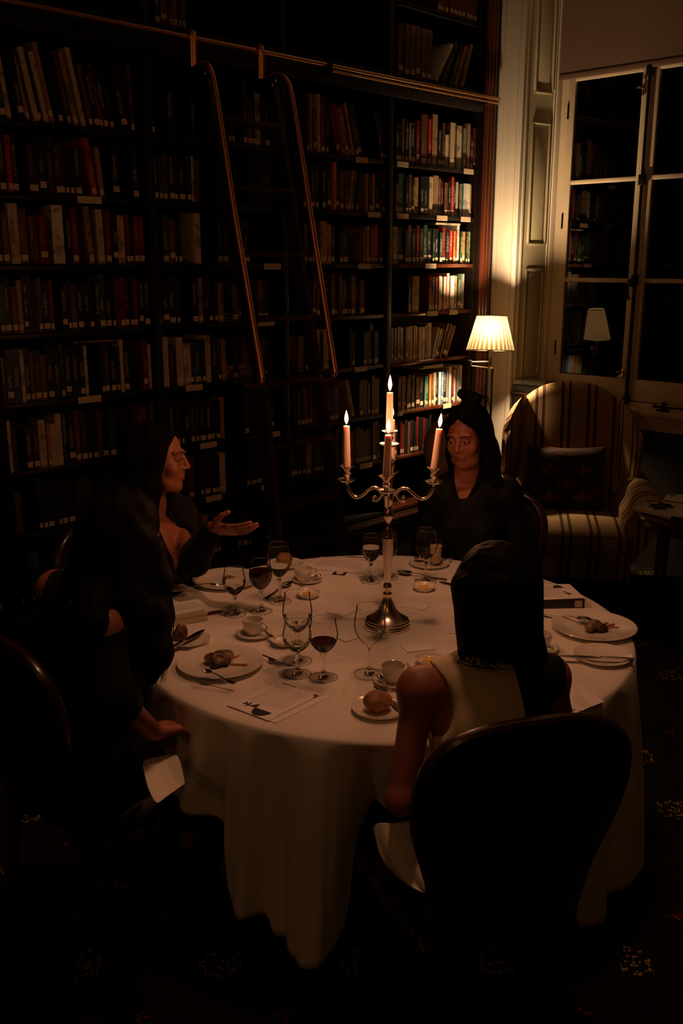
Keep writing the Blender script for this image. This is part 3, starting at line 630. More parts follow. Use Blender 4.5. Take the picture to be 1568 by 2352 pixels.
# a few identified books of the other bays
def cx2(k): return 680 + k / 6.03
by_px(1, 2, [(cx2(a), cx2(b), c, h) for a, b, c, h in ((160, 200, 'dark brown', .26), (203, 240, 'tan', .28), (243, 292, 'brown', .2), (300, 340, 'cream', .28), (343, 415, 'dark red', .28), (418, 460, 'black', .27))])
for k, w_, c, h in ((590, .03, 'dark red', .24), (655, .012, 'red', .26), (690, .03, 'tan', .24), (765, .018, 'brown', .26), (800, .016, 'orange', .27), (835, .026, 'black', .25), (875, .035, 'dark brown', .26), (1180, .025, 'black', .25), (1240, .03, 'dark brown', .24)):
    add_book(1, 2, aty(cx2(k), 355, .012).x, w_, h, c, math.radians(-15))
by_px(1, 3, [(cx2(a), cx2(b), c, h) for a, b, c, h in ((125, 190, 'brown', .22), (230, 278, 'black', .22), (282, 335, 'dark brown', .22), (370, 420, 'black', .21), (440, 500, 'dark brown', .22), (520, 565, 'orange', .24), (568, 615, 'black', .22), (618, 680, 'dark red', .21), (700, 745, 'brown', .13), (970, 1003, 'tan', .2), (1010, 1060, 'black', .2), (1063, 1110, 'orange', .2), (1115, 1180, 'black', .2), (1205, 1290, 'dark red', .22))])
for k, c in ((735, 'tan'), (775, 'brown'), (840, 'black')): add_book(1, 3, aty(cx2(k), 482, .012).x, .02, .21, c, math.radians(9))
by_px(1, 4, [(cx2(a), cx2(b), c, h) for a, b, c, h in ((120, 165, 'brown', .2), (190, 225, 'black', .2), (228, 270, 'dark brown', .2), (340, 432, 'gold', .215), (435, 490, 'orange', .2), (493, 545, 'black', .19), (610, 655, 'dark brown', .17), (660, 740, 'black', .2), (955, 985, 'tan', .19), (988, 1020, 'gold', .2), (1022, 1060, 'brown', .195), (1063, 1105, 'tan', .195), (1110, 1150, 'orange', .21), (1155, 1215, 'brown', .19))])
# the remaining shelves
DK = ['black', 'black', 'dark brown', 'dark brown', 'dark blue', 'dark green', 'dark red', 'brown', 'brown', 'grey', 'tan', 'cream', 'black', 'teal', 'red']
def fill(bay, sh, x0, x1, lean=0.0, gap=.12, cream=0.0, fat=1.0, pal=None, st=0.8):
    x = x0
    while x < x1 - .02:
        w_ = rnd.uniform(.016, .042) * fat
        if rnd.random() < gap: x += rnd.uniform(.03, .08); continue
        if x + w_ > x1: break
        c = 'cream' if rnd.random() < cream * .7 else ('black' if rnd.random() < .42 else rnd.choice(pal or DK))
        h_ = rnd.uniform(.185, .235) if sh != 2 else rnd.uniform(.20, .28)
        if lean: h_ *= .97
        add_book(bay, sh, x, w_, h_, c, math.radians(lean + (rnd.uniform(-2, 2) if lean else 0)) if lean else 0.0, sticker=rnd.random() < st)
        x += w_ / math.cos(math.radians(lean)) + (.006 if lean else .001)
fill(1, 5, -1.66, -1.09, gap=.18, cream=.08, pal=['dark brown', 'brown', 'black', 'dark red', 'brown', 'dark green']); fill(1, 6, -1.67, -1.42, gap=.05, cream=.12, fat=1.1, pal=['brown', 'dark brown', 'tan', 'black']); fill(1, 6, -1.36, -1.05, gap=.5, pal=['black', 'dark blue'])
fill(1, 7, -1.72, -1.36, gap=.0, fat=.9, pal=['dark brown', 'brown', 'tan', 'dark red']); add_book(1, 7, -1.27, .03, .22, 'tan', math.radians(-14)); fill(1, 7, -1.2, -1.03, gap=.2, pal=['black', 'dark brown', 'dark red'])
for b in (1,): fill(b, 8, -1.74, -1.02, gap=.05, fat=.9, pal=['brown', 'dark brown', 'black', 'dark red', 'tan'])
fill(0, 8, -.96, -.22, gap=.05, fat=.9, pal=['dark brown', 'black', 'dark red', 'brown'])
# bay behind the ladder
fill(2, 2, -2.55, -2.30, gap=.1, cream=.2, pal=['dark green', 'black', 'brown', 'dark brown']); fill(2, 2, -2.24, -1.81, gap=.35, cream=.1, pal=['black', 'brown', 'dark blue'])
fill(2, 3, -2.55, -2.28, gap=.12, cream=.22, pal=['brown', 'dark green', 'black']); pass
fill(2, 4, -2.55, -2.28, gap=.12, cream=.08, pal=['dark green', 'brown', 'black', 'dark brown']); fill(2, 4, -2.2, -1.81, gap=.2, cream=.15, pal=['black', 'dark brown'])
for s_ in (5, 6, 7, 8, 9): fill(2, s_, -2.55, -2.16, gap=.07, cream=.16, pal=['brown', 'dark brown', 'black', 'dark red', 'grey', 'dark green', 'tan']); fill(2, s_, -2.12, -1.82, gap=.4, pal=['black', 'dark brown', 'brown'])
# left-hand bay
for k, w_, c, h in ((5, .03, 'dark green', .22), (20, .018, 'cream', .25), (45, .03, 'black', .27), (57, .03, 'black', .24), (64, .014, 'tan', .25), (80, .025, 'cream', .27), (92, .016, 'black', .25), (104, .02, 'cream', .26), (118, .024, 'tan', .30), (138, .022, 'black', .24), (158, .015, 'brown', .27), (172, .022, 'tan', .275), (190, .022, 'cream', .30), (206, .022, 'brown', .24), (220, .03, 'black', .24), (232, .022, 'dark red', .25), (243, .025, 'dark blue', .24), (258, .02, 'black', .23), (283, .035, 'black', .22)):
    add_book(3, 2, aty(k, 285, .012).x, w_, h, c, math.radians(-11 if k > 60 else -7))
add_book(3, 2, aty(305, 300, .012).x, .018, .27, 'brown', math.radians(-2))
fill(3, 3, -3.35, -3.17, gap=.0, cream=.25, fat=.9, lean=0, pal=['black', 'red', 'dark brown', 'brown']); fill(3, 3, -3.15, -2.87, gap=.0, fat=1.2, pal=['black', 'dark brown', 'dark blue']); add_book(3, 3, -2.865, .028, .235, 'red', math.radians(-7)); add_book(3, 3, -2.825, .022, .20, 'tan', math.radians(-5)); fill(3, 3, -2.76, -2.6, gap=.05, pal=['black', 'dark brown', 'brown'])
fill(3, 4, -3.35, -3.17, gap=0, cream=.25, pal=['brown', 'black', 'dark red', 'tan']); add_book(3, 4, -3.06, .052, .235, 'white', 0); fill(3, 4, -3.165, -3.07, gap=0, cream=.2, pal=['brown', 'dark red', 'black']); fill(3, 4, -3.0, -2.91, gap=.0, pal=['black', 'dark red']); add_book(3, 4, -2.895, .026, .235, 'tan', math.radians(-4)); add_book(3, 4, -2.85, .034, .225, 'cream', math.radians(-1.5)); fill(3, 4, -2.81, -2.60, gap=0, cream=.12, pal=['black', 'dark red', 'dark blue', 'teal', 'brown'])
for s_, cr in ((5, .12), (6, .22), (7, .16)): fill(3, s_, -3.35, -2.6, gap=.06, cream=cr, fat=.85, pal=['brown', 'brown', 'dark brown', 'black', 'dark red', 'dark red', 'tan', 'dark green', 'dark blue'])
fill(3, 8, -3.35, -2.6, gap=.1, cream=.15, pal=['brown', 'black', 'dark brown']); fill(3, 9, -3.35, -2.6, gap=.1, cream=.1)
fill(4, 9, -4.1, -3.4, gap=.05, cream=.2); fill(4, 8, -4.1, -3.4, gap=.05, cream=.15); fill(4, 7, -4.1, -3.4, gap=.1, cream=.1)
fill(2, 1, -2.5, -2.3, gap=.0, st=1, pal=['dark red', 'brown'])
add_book(3, 2, -3.36, .0, 0, 'black') if False else None
# books laid flat on top of others: (bay, shelf, x0, length, z, thickness, colour)
flats = [(0, 4, aty(1001, 513, .02).x, .235, SH[4] + .226, .012, 'cream'), (0, 7, aty(966, 838, .02).x, .215, SH[7] + .228, .010, 'cream'), (0, 7, aty(972, 832, .02).x, .195, SH[7] + .239, .008, 'white'),
         (2, 5, -2.14, .22, SH[5] + .0, .026, 'brown'), (2, 5, -2.135, .20, SH[5] + .027, .02, 'dark brown'), (2, 6, -2.14, .2, SH[6], .05, 'brown'), (2, 6, -2.135, .19, SH[6] + .051, .022, 'tan'), (3, 6, -2.99, .2, SH[6] + .228, .008, 'tan')]
for b in books:
    d = (Vector((b['x'], b['y'], b['z'] + .1)) - CAM).length
    pri = b['w'] * b['h'] / d ** 2
    hidden = (b['bay'] >= 4) or (b['sh'] >= 8) or (b['sh'] == 7 and b['bay'] == 3 and b['x'] > -2.95)
    if b['bay'] == 0 and 1 <= b['sh'] <= 7: pri *= 4
    if b['bay'] == 1 and b['sh'] <= 5: pri *= 1.6
    b['pri'] = pri * (0.05 if hidden else 1)
single = sorted(books, key=lambda b: -b['pri'])[:288]; sid = {id(b) for b in single}
rows_ = {}
for b in single: rows_.setdefault((b['bay'], b['sh']), []).append(b)
STK = {}
n_book = 0
for (bay, sh), L0 in rows_.items():
    L0.sort(key=lambda b: b['x'])
    for i, b in enumerate(L0):
        me = book_mesh(b['w'], b['d'], b['h']); o = bpy.data.objects.new('book', me); COL.objects.link(o); me.materials.append(BOOKC[b['col']])
        o.location = (b['x'], b['y'], b['z'] + (b['w'] * math.sin(max(b['lean'], 0)) if b['lean'] > 0 else 0)); o.rotation_euler = (0, b['lean'], 0)
        if b['lean'] < 0: o.location.z += 0.0
        ht = 'leaning ' if abs(b['lean']) > .06 else ('tall ' if b['h'] > .222 else ('short ' if b['h'] < .19 else ''))
        o['label'] = f"{ht}{b['col']} book, {ORD[i + 1]} from left, {SHN[sh]}, {BAYN[bay]}"; o['category'] = 'book'; o['group'] = f"library books on the {SHN[sh]}"
        pg = new_obj('page_block', simple_box('page_block', .0022, b['w'] - .0022, .004, b['d'] - .004, .003, b['h'] - .003), page_m, o)
        if b['st'] and b['w'] > .011:
            zt = .012 if rnd.random() < .8 else .026
            new_obj('spine_sticker', simple_box('spine_sticker', b['w'] * .12, b['w'] * .88, -.0008, .0004, zt, zt + min(.024, b['w'] * .95)), label_m, o)
        n_book += 1
for k, (bay, sh, x, ln, z, tk, c) in enumerate(flats):
    o = bpy.data.objects.new('book', None)
    me = book_mesh(tk, .15, ln); o = new_obj('book', me, BOOKC[c]); o.matrix_world = Matrix.Translation((x, .02, z + tk)) @ Matrix.Rotation(PI / 2, 4, 'Y')
    new_obj('page_block', simple_box('page_block', .002, tk - .002, .004, .146, .003, ln - .003), page_m, o)
    o['label'] = f"{c} book lying flat, {'upper' if z > SH[sh] + .03 and k in (2, 4, 6) else 'lower'} of its pile, {SHN[sh]}, {BAYN[bay]}"; o['category'] = 'book'; o['group'] = 'books laid flat'
# everything past the three hundred largest: one mass
bm = BM(); mats_ = list(BOOKC); 
for b in books:
    if id(b) in sid: continue
    M = Matrix.Translation((b['x'], b['y'], b['z'] + (b['w'] * math.sin(max(b['lean'], 0)) if b['lean'] > 0 else 0))) @ Matrix.Rotation(b['lean'], 4, 'Y')
    n0 = len(bm.faces); box(bm, 0, b['w'], 0, b['d'], 0, b['h'], M); bm.faces.ensure_lookup_table()
    for f in bm.faces[n0:]: f.material_index = mats_.index(b['col'])
    if b['st']:
        n0 = len(bm.faces); box(bm, b['w'] * .12, b['w'] * .88, -.0008, .0002, .012, .034, M); bm.faces.ensure_lookup_table()
        for f in bm.faces[n0:]: f.material_index = len(mats_)
me = bpy.data.meshes.new('books'); bm.to_mesh(me); bm.free()
o = new_obj('books', me, [BOOKC[c] for c in mats_] + [label_m]); tag(o, 'remaining dim library books on the lowest and outermost shelves', 'books', kind='stuff')
print('BOOKS', n_book, len(books))

# ------------------------------------------------------------------ library ladder with copper hand rails
lad = thing('library_ladder', 'dark wooden library ladder with long copper hand rails hooked on the brass rail', 'ladder', (-2.0, -.3, 0))
def lp(x, y, z): return Vector((x, y, z))
def strut(pts, hw, hd, name):
    bm = BM(); R4 = []
    for p in pts: R4.append([bm.verts.new(p + Vector((sx * hw, sy * hd, 0))) for sx, sy in ((-1, -1), (1, -1), (1, 1), (-1, 1))])
    for a, b in zip(R4, R4[1:]):
        for i in range(4): bm.faces.new((a[i], a[(i + 1) % 4], b[(i + 1) % 4], b[i]))
    bm.faces.new(R4[0]); bm.faces.new(R4[-1]); part(name, bm, wood_dark, lad)
SIDES = []
for hx, a_, b_ in ((-2.375, aty(598, 880, -.40), aty(632, 1210, -.53)), (-1.985, aty(740, 950, -.40), aty(780, 1230, -.51))):
    d = (b_ - a_); foot = b_ + d * (b_.z / -d.z) * .992; pts = [Vector((hx + .02, -.12, 2.68)), a_.lerp(Vector((hx + .02, -.12, 2.68)), .5), a_, b_, foot]
    strut(pts, .013, .034, 'stile'); SIDES.append(pts)
def on_side(k, z):
    P_ = SIDES[k]
    for p, q in zip(P_, P_[1:]):
        if q.z <= z <= p.z: return p.lerp(q, (p.z - z) / (p.z - q.z))
    return P_[-1]
for i in range(9):
    z = .20 + i * .285; a = on_side(0, z); b = on_side(1, z)
    bm = BM(); vs = box(bm, a.x + .012, b.x - .012, -.055, .05, z - .012, z + .012, bev=.004)
    for v in bm.verts: v.co.y += a.y + (b.y - a.y) * (v.co.x - a.x) / (b.x - a.x)
    part('tread', bm, wood_dark, lad)
for x in (-2.375, -1.985):
    bm = BM(); tube(bm, smoothpath([(x, -.078, 2.68), (x, -.080, 2.80), (x, -.078, 2.835), (x, -.062, 2.848), (x, -.046, 2.84), (x, -.043, 2.81)], 5), .009, 8, flat=1.6); part('hook', bm, copper, lad)
    bm = BM(); box(bm, x - .02, x + .03, -.16, -.06, 2.64, 2.70, bev=.006); part('head_bracket', bm, iron, lad)
def handrail(x, yz):
    bm = BM(); tube(bm, smoothpath([(x, y, z) for y, z in yz], 8), .0125, 12); part('hand_rail', bm, copper, lad)
handrail(-2.375, [(-.09, 2.695), (-.135, 2.708), (-.178, 2.695), (-.205, 2.655), (-.222, 2.60), (-.262, 2.42), (-.335, 2.063), (-.410, 1.74), (-.481, 1.42), (-.487, 1.375), (-.470, 1.345), (-.42, 1.335), (-.37, 1.34)])
handrail(-1.985, [(-.10, 2.690), (-.165, 2.705), (-.225, 2.695), (-.262, 2.660), (-.283, 2.61), (-.330, 2.42), (-.422, 1.996), (-.486, 1.71), (-.550, 1.42), (-.555, 1.375), (-.535, 1.345), (-.47, 1.33), (-.40, 1.335)])
for x in (-2.375, -1.985):
    for dx, z in ((-.005, 2.665), (.015, 2.685)):
        bm = BM(); lathe(bm, [(0, 0), (.005, .001), (.006, .003), (.003, .006), (0, .0065)], 12, Matrix.Translation((x + dx, -.160, z)) @ Matrix.Rotation(PI / 2, 4, 'X')); part('bolt_head', bm, brass, lad)
# face-out book with large lettering seen between the ladder rails
t = thing('book', 'black face-out book reading THE and WA between the ladder rails', 'book', (aty(572, 470, .02).x, .015, SH[3]))
wf_ = aty(650, 470, .02).x - t.location.x
bm = BM(); box(bm, 0, wf_, 0, .003, 0, .25, bev=.0008); box(bm, 0, wf_, .027, .03, 0, .25, bev=.0008); box(bm, 0, .003, 0, .03, 0, .25); obj('cover', bm, mat('matt_black_cover', (.006, .006, .006), .6), t)
bm = BM(); box(bm, .003, wf_ - .002, .003, .027, .003, .247); obj('page_block', bm, page_m, t)
for txt, px, py, sz in (('THE', 596, 419, .055), ('WA', 616, 446, .036)):
    cu_ = bpy.data.curves.new('lettering', 'FONT'); cu_.body = txt; cu_.size = sz; cu_.extrude = .0004; tmp = bpy.data.objects.new('lettering', cu_); COL.objects.link(tmp); bpy.context.view_layer.update(); me = bpy.data.meshes.new_from_object(tmp); bpy.data.objects.remove(tmp); q = new_obj('lettering', me, mat('lettering_tan', (.30, .17, .08), .6), t)
    p = aty(px, py, .014) - t.location; q.location = (p.x, -.0006, p.z); q.rotation_euler = (PI / 2, 0, 0); q.scale = (.7, 1, 1)

# ------------------------------------------------------------------ swing-arm floor lamp with the pleated shade
LX, LY = -0.352, -0.262
t = thing('floor_lamp', 'lit antique-nickel swing-arm floor lamp with cream pleated shade beside the pilaster', 'lamp', (LX, LY, 0))
bm = BM(); lathe(bm, [(0, 0), (.13, 0), (.13, .012), (.12, .02), (.03, .03), (.014, .05), (.012, .08)], 40); obj('base', bm, nickel, t)
px_, py_ = 0.016, -.01
bm = BM(); tube(bm, [(px_, py_, .02), (px_, py_, 1.25)], .008, 12); obj('pole', bm, iron, t)
K = Vector((-.085, .085, 1.285)); 
bm = BM(); tube(bm, [(px_, py_, 1.25), (K.x, K.y, 1.268)], .0055, 8); tube(bm, [(K.x, K.y, 1.29), (0, 0, 1.292)], .0055, 8); obj('swing_arm', bm, nickel, t)
bm = BM(); lathe(bm, [(0, -.02), (.012, -.018), (.013, .015), (0, .018)], 14, Matrix.Translation(K)); obj('elbow', bm, iron, t)
bm = BM(); lathe(bm, [(0, -.025), (.011, -.022), (.011, .03), (.008, .04), (.008, .06), (.022, .07), (.022, .085), (.014, .09), (.014, .12), (0, .12)], 20, Matrix.Translation((0, 0, 1.29))); obj('lamp_holder', bm, nickel, t)
bm = BM(); bmesh.ops.create_uvsphere(bm, u_segments=16, v_segments=10, radius=.030, matrix=Matrix.Translation((0, 0, 1.485))); obj('bulb', bm, bulb_m, t)
NP = 30; MA = math.radians(-54.3); rows = []; uvr = []
for j in range(9):
    v = j / 8; r0 = .142 + (.088 - .142) * v; z = .0 + .205 * v; row = []; ur = []
    for i in range(NP * 6 + 1):
        a = 2 * PI * i / (NP * 6); r = r0 + .0035 * (0.4 + .6 * (1 - v)) * (1 if i % 6 < 3 else -1) * (1 - .5 * (i % 3 == 0)); ex, ey = r * math.cos(a), .52 * r * math.sin(a); row.append((ex * math.cos(MA) - ey * math.sin(MA), ex * math.sin(MA) + ey * math.cos(MA), z)); ur.append((i / (NP * 6), v))
    rows.append(row); uvr.append(ur)
sh_ = sheet('lamp_shade', rows, shade_m, t, uv=uvr); sh_.location = (0, 0, 1.36); sh_.rotation_euler = (math.radians(-3), math.radians(5), 0)
bm = BM()
for r, z in ((.1445, .0), (.0895, .205)): tube(bm, [(r * math.cos(2 * PI * i / 48) * math.cos(MA) - .52 * r * math.sin(2 * PI * i / 48) * math.sin(MA), r * math.cos(2 * PI * i / 48) * math.sin(MA) + .52 * r * math.sin(2 * PI * i / 48) * math.cos(MA), z) for i in range(48)], .0028, 6, closed=True)
tr = obj('shade_trim', bm, mat('shade_trim', (.55, .42, .26), .8), sh_)

# ------------------------------------------------------------------ wing armchair
fc = Vector((-0.739, -1.126, 0)); r_ = Vector((0.523, -0.853, 0)).normalized(); f_ = Vector((-0.853, -0.523, 0)).normalized()
fwd = (f_ * .68 + r_ * .04).normalized(); rz = math.atan2(fwd.y, fwd.x) - PI / 2     # local +y faces the viewer, local +x = viewer's left
ac = thing('wing_armchair', 'high-backed wing armchair in tan fabric with dark blue and red stripes, by the window', 'armchair', fc - fwd * .38, rz)
# local: seat front edge at y=+.38, back at y~-.30 ; u = stripe coordinate in metres
def arc_rows(fn, nu, nv):
    P = [[fn(i / (nu - 1), j / (nv - 1)) for i in range(nu)] for j in range(nv)]
    return [[p[0] for p in r] for r in P], [[p[1] for p in r] for r in P]
# inner + outer back: closed loft around thickness
def back_fn(u, v):
    # u across (-1..1), v from bottom front over the top to bottom rear
    s = u * 2 - 1; hw = .268
    top = 1.19 - .10 * abs(s) ** 2.6 + .0 * s; T = .115
    if v < .45: k = v / .45; z = .40 + (top - .05 - .40) * k; y = -.21 - .10 * k + .045 * math.cos(s * PI / 2) * math.sin(k * PI) ** .8
    elif v < .6: k = (v - .45) / .15; a = k * PI; z = top - .05 + .05 * math.sin(a); y = -.31 - T / 2 + T / 2 * math.cos(a)
    else: k = (v - .6) / .4; z = (top - .05) + (.25 - top + .05) * k; y = -.31 - T + .03 * k
    return (s * hw, y, z), (s * hw + .045, v)
R_, U_ = arc_rows(back_fn, 25, 48); sheet('backrest', R_, stripe_m, ac, uv=U_)
def wing_fn(sd):
    def fn(u, v):
        # u: along depth from back (0) to the front lip (1) ; v bottom(0) -> top(1); closed around thickness via u>0.5
        a = u * 2 if u <= .5 else 2 - u * 2; inner = u <= .5
        top = 1.10 - .18 * a ** 2.2; z = .62 + (top - .62) * v
        dep = .27 * (0.55 + .45 * math.sin(min(v * 1.15 + .25, 1) * PI * .5)) * (1 - .25 * max(0, v - .8) / .2)
        y = -.33 + dep * a; flare = .085 * a * a; th = .052 * math.sqrt(max(0, 1 - (a) ** 5)) + .004
        x = .258 + flare + (0 if inner else th + .025 * (1 - a)) + .030 * math.sin(a * PI / 2)
        rt = max(0, (v - .88) / .12); x += (-.0 if inner else -rt * th)
        return (sd * x, y, z), (sd * (.42 + .29 * a if inner else .9 - .3 * a), v)
    return fn
for sd in (-1, 1):
    R_, U_ = arc_rows(wing_fn(sd), 33, 20)
    # close the top edge
    top = R_[-1]; n_ = len(top); R_.append([tuple((Vector(top[i]) + Vector(top[n_ - 1 - i])) / 2 + Vector((0, 0, .018))) for i in range(n_)]); U_.append([(U_[-1][min(i, n_ - 1 - i)][0], 1.03) for i in range(n_)])
    sheet('wing', R_, stripe_m, ac, uv=U_)
    bm = BM(); rim = [Vector(R_[j][16]) for j in range(len(R_))]; tube(bm, rim, .004, 6); obj('piping', bm, mat('piping', (.36, .22, .10), .8), ac)
def arm_fn(sd):
    def fn(u, v):
        # scroll-rolled arm: u around the section, v from back (0) to front (1)
        y = -.38 + .68 * v; drop = .05 * v * v; rr = .075 + .012 * v
        a = -PI * .62 + u * PI * 1.75
        cx_, cz_ = .385 + .03 * v, .605 - drop
        if u < .22: k = u / .22; x = .262 + .02 * v; z = .38 + (.56 - drop - .38) * k
        elif u < .80:
            k = (u - .22) / .58; a = PI * (1 - k * 1.25); x = cx_ + math.cos(a) * rr * 1.1 ; z = cz_ + math.sin(a) * rr
        else:
            k = (u - .80) / .20; a = PI * (1 - 1.25); x0 = cx_ + math.cos(a) * rr * 1.1; z0 = cz_ + math.sin(a) * rr; x = x0 + (.33 - x0) * k; z = z0 + (.28 - z0) * k
        return (sd * x, y, z), (sd * (v * .60 + .02), u)
    return fn
for sd in (-1, 1):
    R_, U_ = arc_rows(arm_fn(sd), 40, 16); sheet('armrest', R_, stripe_m, ac, uv=U_)
    # arm front facing
    bm = BM(); ul = bm.loops.layers.uv.new('UVMap'); pts = [Vector(p) for p in R_[-1]]
    f = bm.faces.new([bm.verts.new(p + Vector((0, .004, 0))) for p in pts])
    for lp_ in f.loops: lp_[ul].uv = (lp_.vert.co.x, lp_.vert.co.z)
    me = bpy.data.meshes.new('arm_front'); bm.to_mesh(me); bm.free(); new_obj('arm_front', me, stripe_m, ac)
    bm = BM(); tube(bm, pts, .004, 6, M=Matrix.Translation((0, .006, 0))); obj('piping', bm, MATS['piping'], ac)
def seat_fn(u, v):
    s = u * 2 - 1
    if v < .6: k = v / .6; y = -.22 + .60 * k; z = .455 + .018 * math.sin(k * PI) + .010 * (1 - s * s); e = 1
    elif v < .75: k = (v - .6) / .15; a = k * PI; y = .38 + .02 * math.sin(a); z = .455 - .055 + .055 * math.cos(a)
    else: k = (v - .75) / .25; y = .38 - .60 * k; z = .345
    e = max(0, abs(s) - .93) / .07
    z = z + (.40 - z) * e * .8
    return (s * .300, y, z), (s * .300 + .045, v)
R_, U_ = arc_rows(seat_fn, 29, 40); sheet('seat_cushion', R_, stripe_m, ac, uv=U_)
bm = BM()
for z in (.450, .352): tube(bm, smoothpath([(-.302, .30, z), (-.30, .375, z), (-.2, .392, z), (0, .396, z), (.2, .392, z), (.30, .375, z), (.302, .30, z)], 5), .004, 6)
obj('piping', bm, MATS['piping'], ac)
bm = BM(); box(bm, -.32, .32, -.36, .365, .19, .345, bev=.02); fr = obj('seat_rail', bm, None, ac); me = fr.data; uvl = me.uv_layers.new(name='UVMap')
for lp_ in me.loops: uvl.data[lp_.index].uv = (me.vertices[lp_.vertex_index].co.x + .045, 0)
me.materials.append(stripe_m)
for sx, sy in ((-.28, .32), (.28, .32), (-.26, -.32), (.26, -.32)):
    bm = BM(); tube(bm, smoothpath([(sx, sy, .20), (sx * 1.03, sy * 1.04, .12), (sx * 1.0, sy, .05), (sx * 1.03, sy * 1.05, 0.012)], 4), [.03 + .0 * i - .0009 * i for i in range(13)], 10); obj('leg', bm, wood_dark, ac)
ACM = Matrix.Translation(fc - fwd * .38) @ Matrix.Rotation(rz, 4, 'Z')
# tapestry cushion with fleur-de-lis
cu = thing('cushion', 'dark tapestry cushion with red fleur-de-lis motifs standing on the armchair seat', 'cushion', ACM @ Vector((.022, -.075, .478)), rz)
tap = mat('tapestry', (0.050, 0.018, 0.014), 0.95, noise=0.8, nscale=70, bump=.6, bscale=300, col2=(.018, .014, .014)); tap2 = mat('tapestry_border', (0.07, 0.032, 0.016), .95, noise=.85, nscale=46, bump=.8, bscale=260, col2=(.022, .012, .01))
Mc = Matrix.Rotation(math.radians(15), 4, 'X')
def cush_fn(front):
    def fn(u, v):
        s = u * 2 - 1; t2 = v * 2 - 1; x = s * .228 * (1 - .03 * (1 - t2 * t2)); z = .185 + t2 * .185 - (.018 * (1 - s * s) if t2 > .9 else 0) * t2
        th = .062 * (max(0, 1 - s ** 4) * max(0, 1 - t2 ** 4)) ** .45
        return tuple(Mc @ Vector((x, (th if front else -th), z))), (u, v)
    return fn
R_, U_ = arc_rows(cush_fn(True), 25, 25); sheet('cover', R_, tap, cu, uv=U_)
R_, U_ = arc_rows(cush_fn(False), 13, 13); sheet('back_cover', R_, tap, cu, uv=U_)
def on_cush(u, v, h=.0015): p = Vector(cush_fn(True)(u, v)[0]); return p + Mc.to_3x3() @ Vector((0, h, 0))
def patch(name, fn2, nu, nv, m, h=.002): return sheet(name, [[on_cush(*fn2(i / (nu - 1), j / (nv - 1)), h) for i in range(nu)] for j in range(nv)], m, cu)
patch('border', lambda a, b: (.04 + .92 * a, .80 + .15 * b), 20, 4, tap2); patch('border', lambda a, b: (.04 + .10 * a, .05 + .74 * b), 4, 16, tap2); patch('border', lambda a, b: (.84 + .12 * a, .05 + .74 * b), 4, 16, tap2)
fl_m = mat('fleur_wool', (0.23, 0.035, 0.022), .95, bump=.6, bscale=300); gold_w = mat('gold_wool', (0.30, 0.13, 0.04), .95, noise=.6, nscale=90)
patch('gold_panel', lambda a, b: (.36 + .28 * a, .84 + .05 * b), 8, 3, gold_w, .0035); patch('cord_line', lambda a, b: (.16 + .68 * a, .775 + .012 * b), 20, 2, gold_w, .003)
def fleur(cu_, cv_, s):
    bm = BM()
    def poly(pts):
        bm.faces.new([bm.verts.new(on_cush(cu_ + x * s, cv_ + y * s, .004)) for x, y in pts])
    poly([(0, 1.0), (-.22, .72), (-.26, .45), (-.12, .15), (-.05, -.15), (.05, -.15), (.12, .15), (.26, .45), (.22, .72)])
    for q in (-1, 1):
        poly([(q * .06, -.12), (q * .30, .08), (q * .42, .38), (q * .68, .52), (q * .92, .36), (q * .95, .08), (q * .72, -.10), (q * .56, -.02), (q * .58, .1), (q * .74, .06), (q * .78, .24), (q * .60, .30), (q * .48, .08), (q * .30, -.14)])
        poly([(q * .04, -.32), (q * .34, -.44), (q * .44, -.62), (q * .30, -.60), (q * .06, -.44)])
    poly([(-.5, -.15), (.5, -.15), (.5, -.27), (-.5, -.27)]); poly([(-.07, -.3), (.07, -.3), (.04, -.75), (-.04, -.75)])
    bmesh.ops.triangulate(bm, faces=bm.faces); me = bpy.data.meshes.new('fleur_motif'); bm.to_mesh(me); bm.free(); new_obj('fleur_motif', me, fl_m, cu)
for a, b in ((.29, .58), (.71, .60), (.50, .38), (.30, .16), (.71, .18)): fleur(1 - a, b, .115)
bm = BM(); ring = [Vector(cush_fn(True)(u, v)[0]) for u, v in [(i / 12, 0) for i in range(13)] + [(1, i / 12) for i in range(1, 13)] + [(1 - i / 12, 1) for i in range(1, 13)] + [(0, 1 - i / 12) for i in range(1, 12)]]
tube(bm, ring, .004, 6, closed=True); obj('cord_edge', bm, gold_w, cu)

# ------------------------------------------------------------------ globe
t = thing('globe', 'tan library globe in a dark stand behind the woman with the bun', 'globe', (-1.50, -.925, 0), .4)
bm = BM(); bmesh.ops.create_uvsphere(bm, u_segments=48, v_segments=32, radius=.175, matrix=Matrix.Translation((0, 0, 1.0)))
obj('sphere', bm, mat('old_map', (.50, .33, .17), .4, noise=.55, nscale=5.5, coat=.3, col2=(.30, .18, .08)), t)
bm = BM(); tube(bm, [(.188 * math.cos(2 * PI * i / 64), .0, 1.0 + .188 * math.sin(2 * PI * i / 64)) for i in range(64)], .006, 8, closed=True); obj('meridian_ring', bm, brass, t)
bm = BM(); lathe(bm, [(.05, .80), (.06, .80), (.06, .815), (.05, .815), (.05, .80)], 32, caps=False); obj('support_ring', bm, wood_dark, t)
for k in range(3):
    a = 2 * PI * k / 3; bm = BM(); tube(bm, smoothpath([(.055 * math.cos(a), .055 * math.sin(a), .81), (.06 * math.cos(a), .06 * math.sin(a), .6), (.08 * math.cos(a), .08 * math.sin(a), .3), (.24 * math.cos(a), .24 * math.sin(a), 0.012)], 6), .014, 10); obj('leg', bm, wood_dark, t)

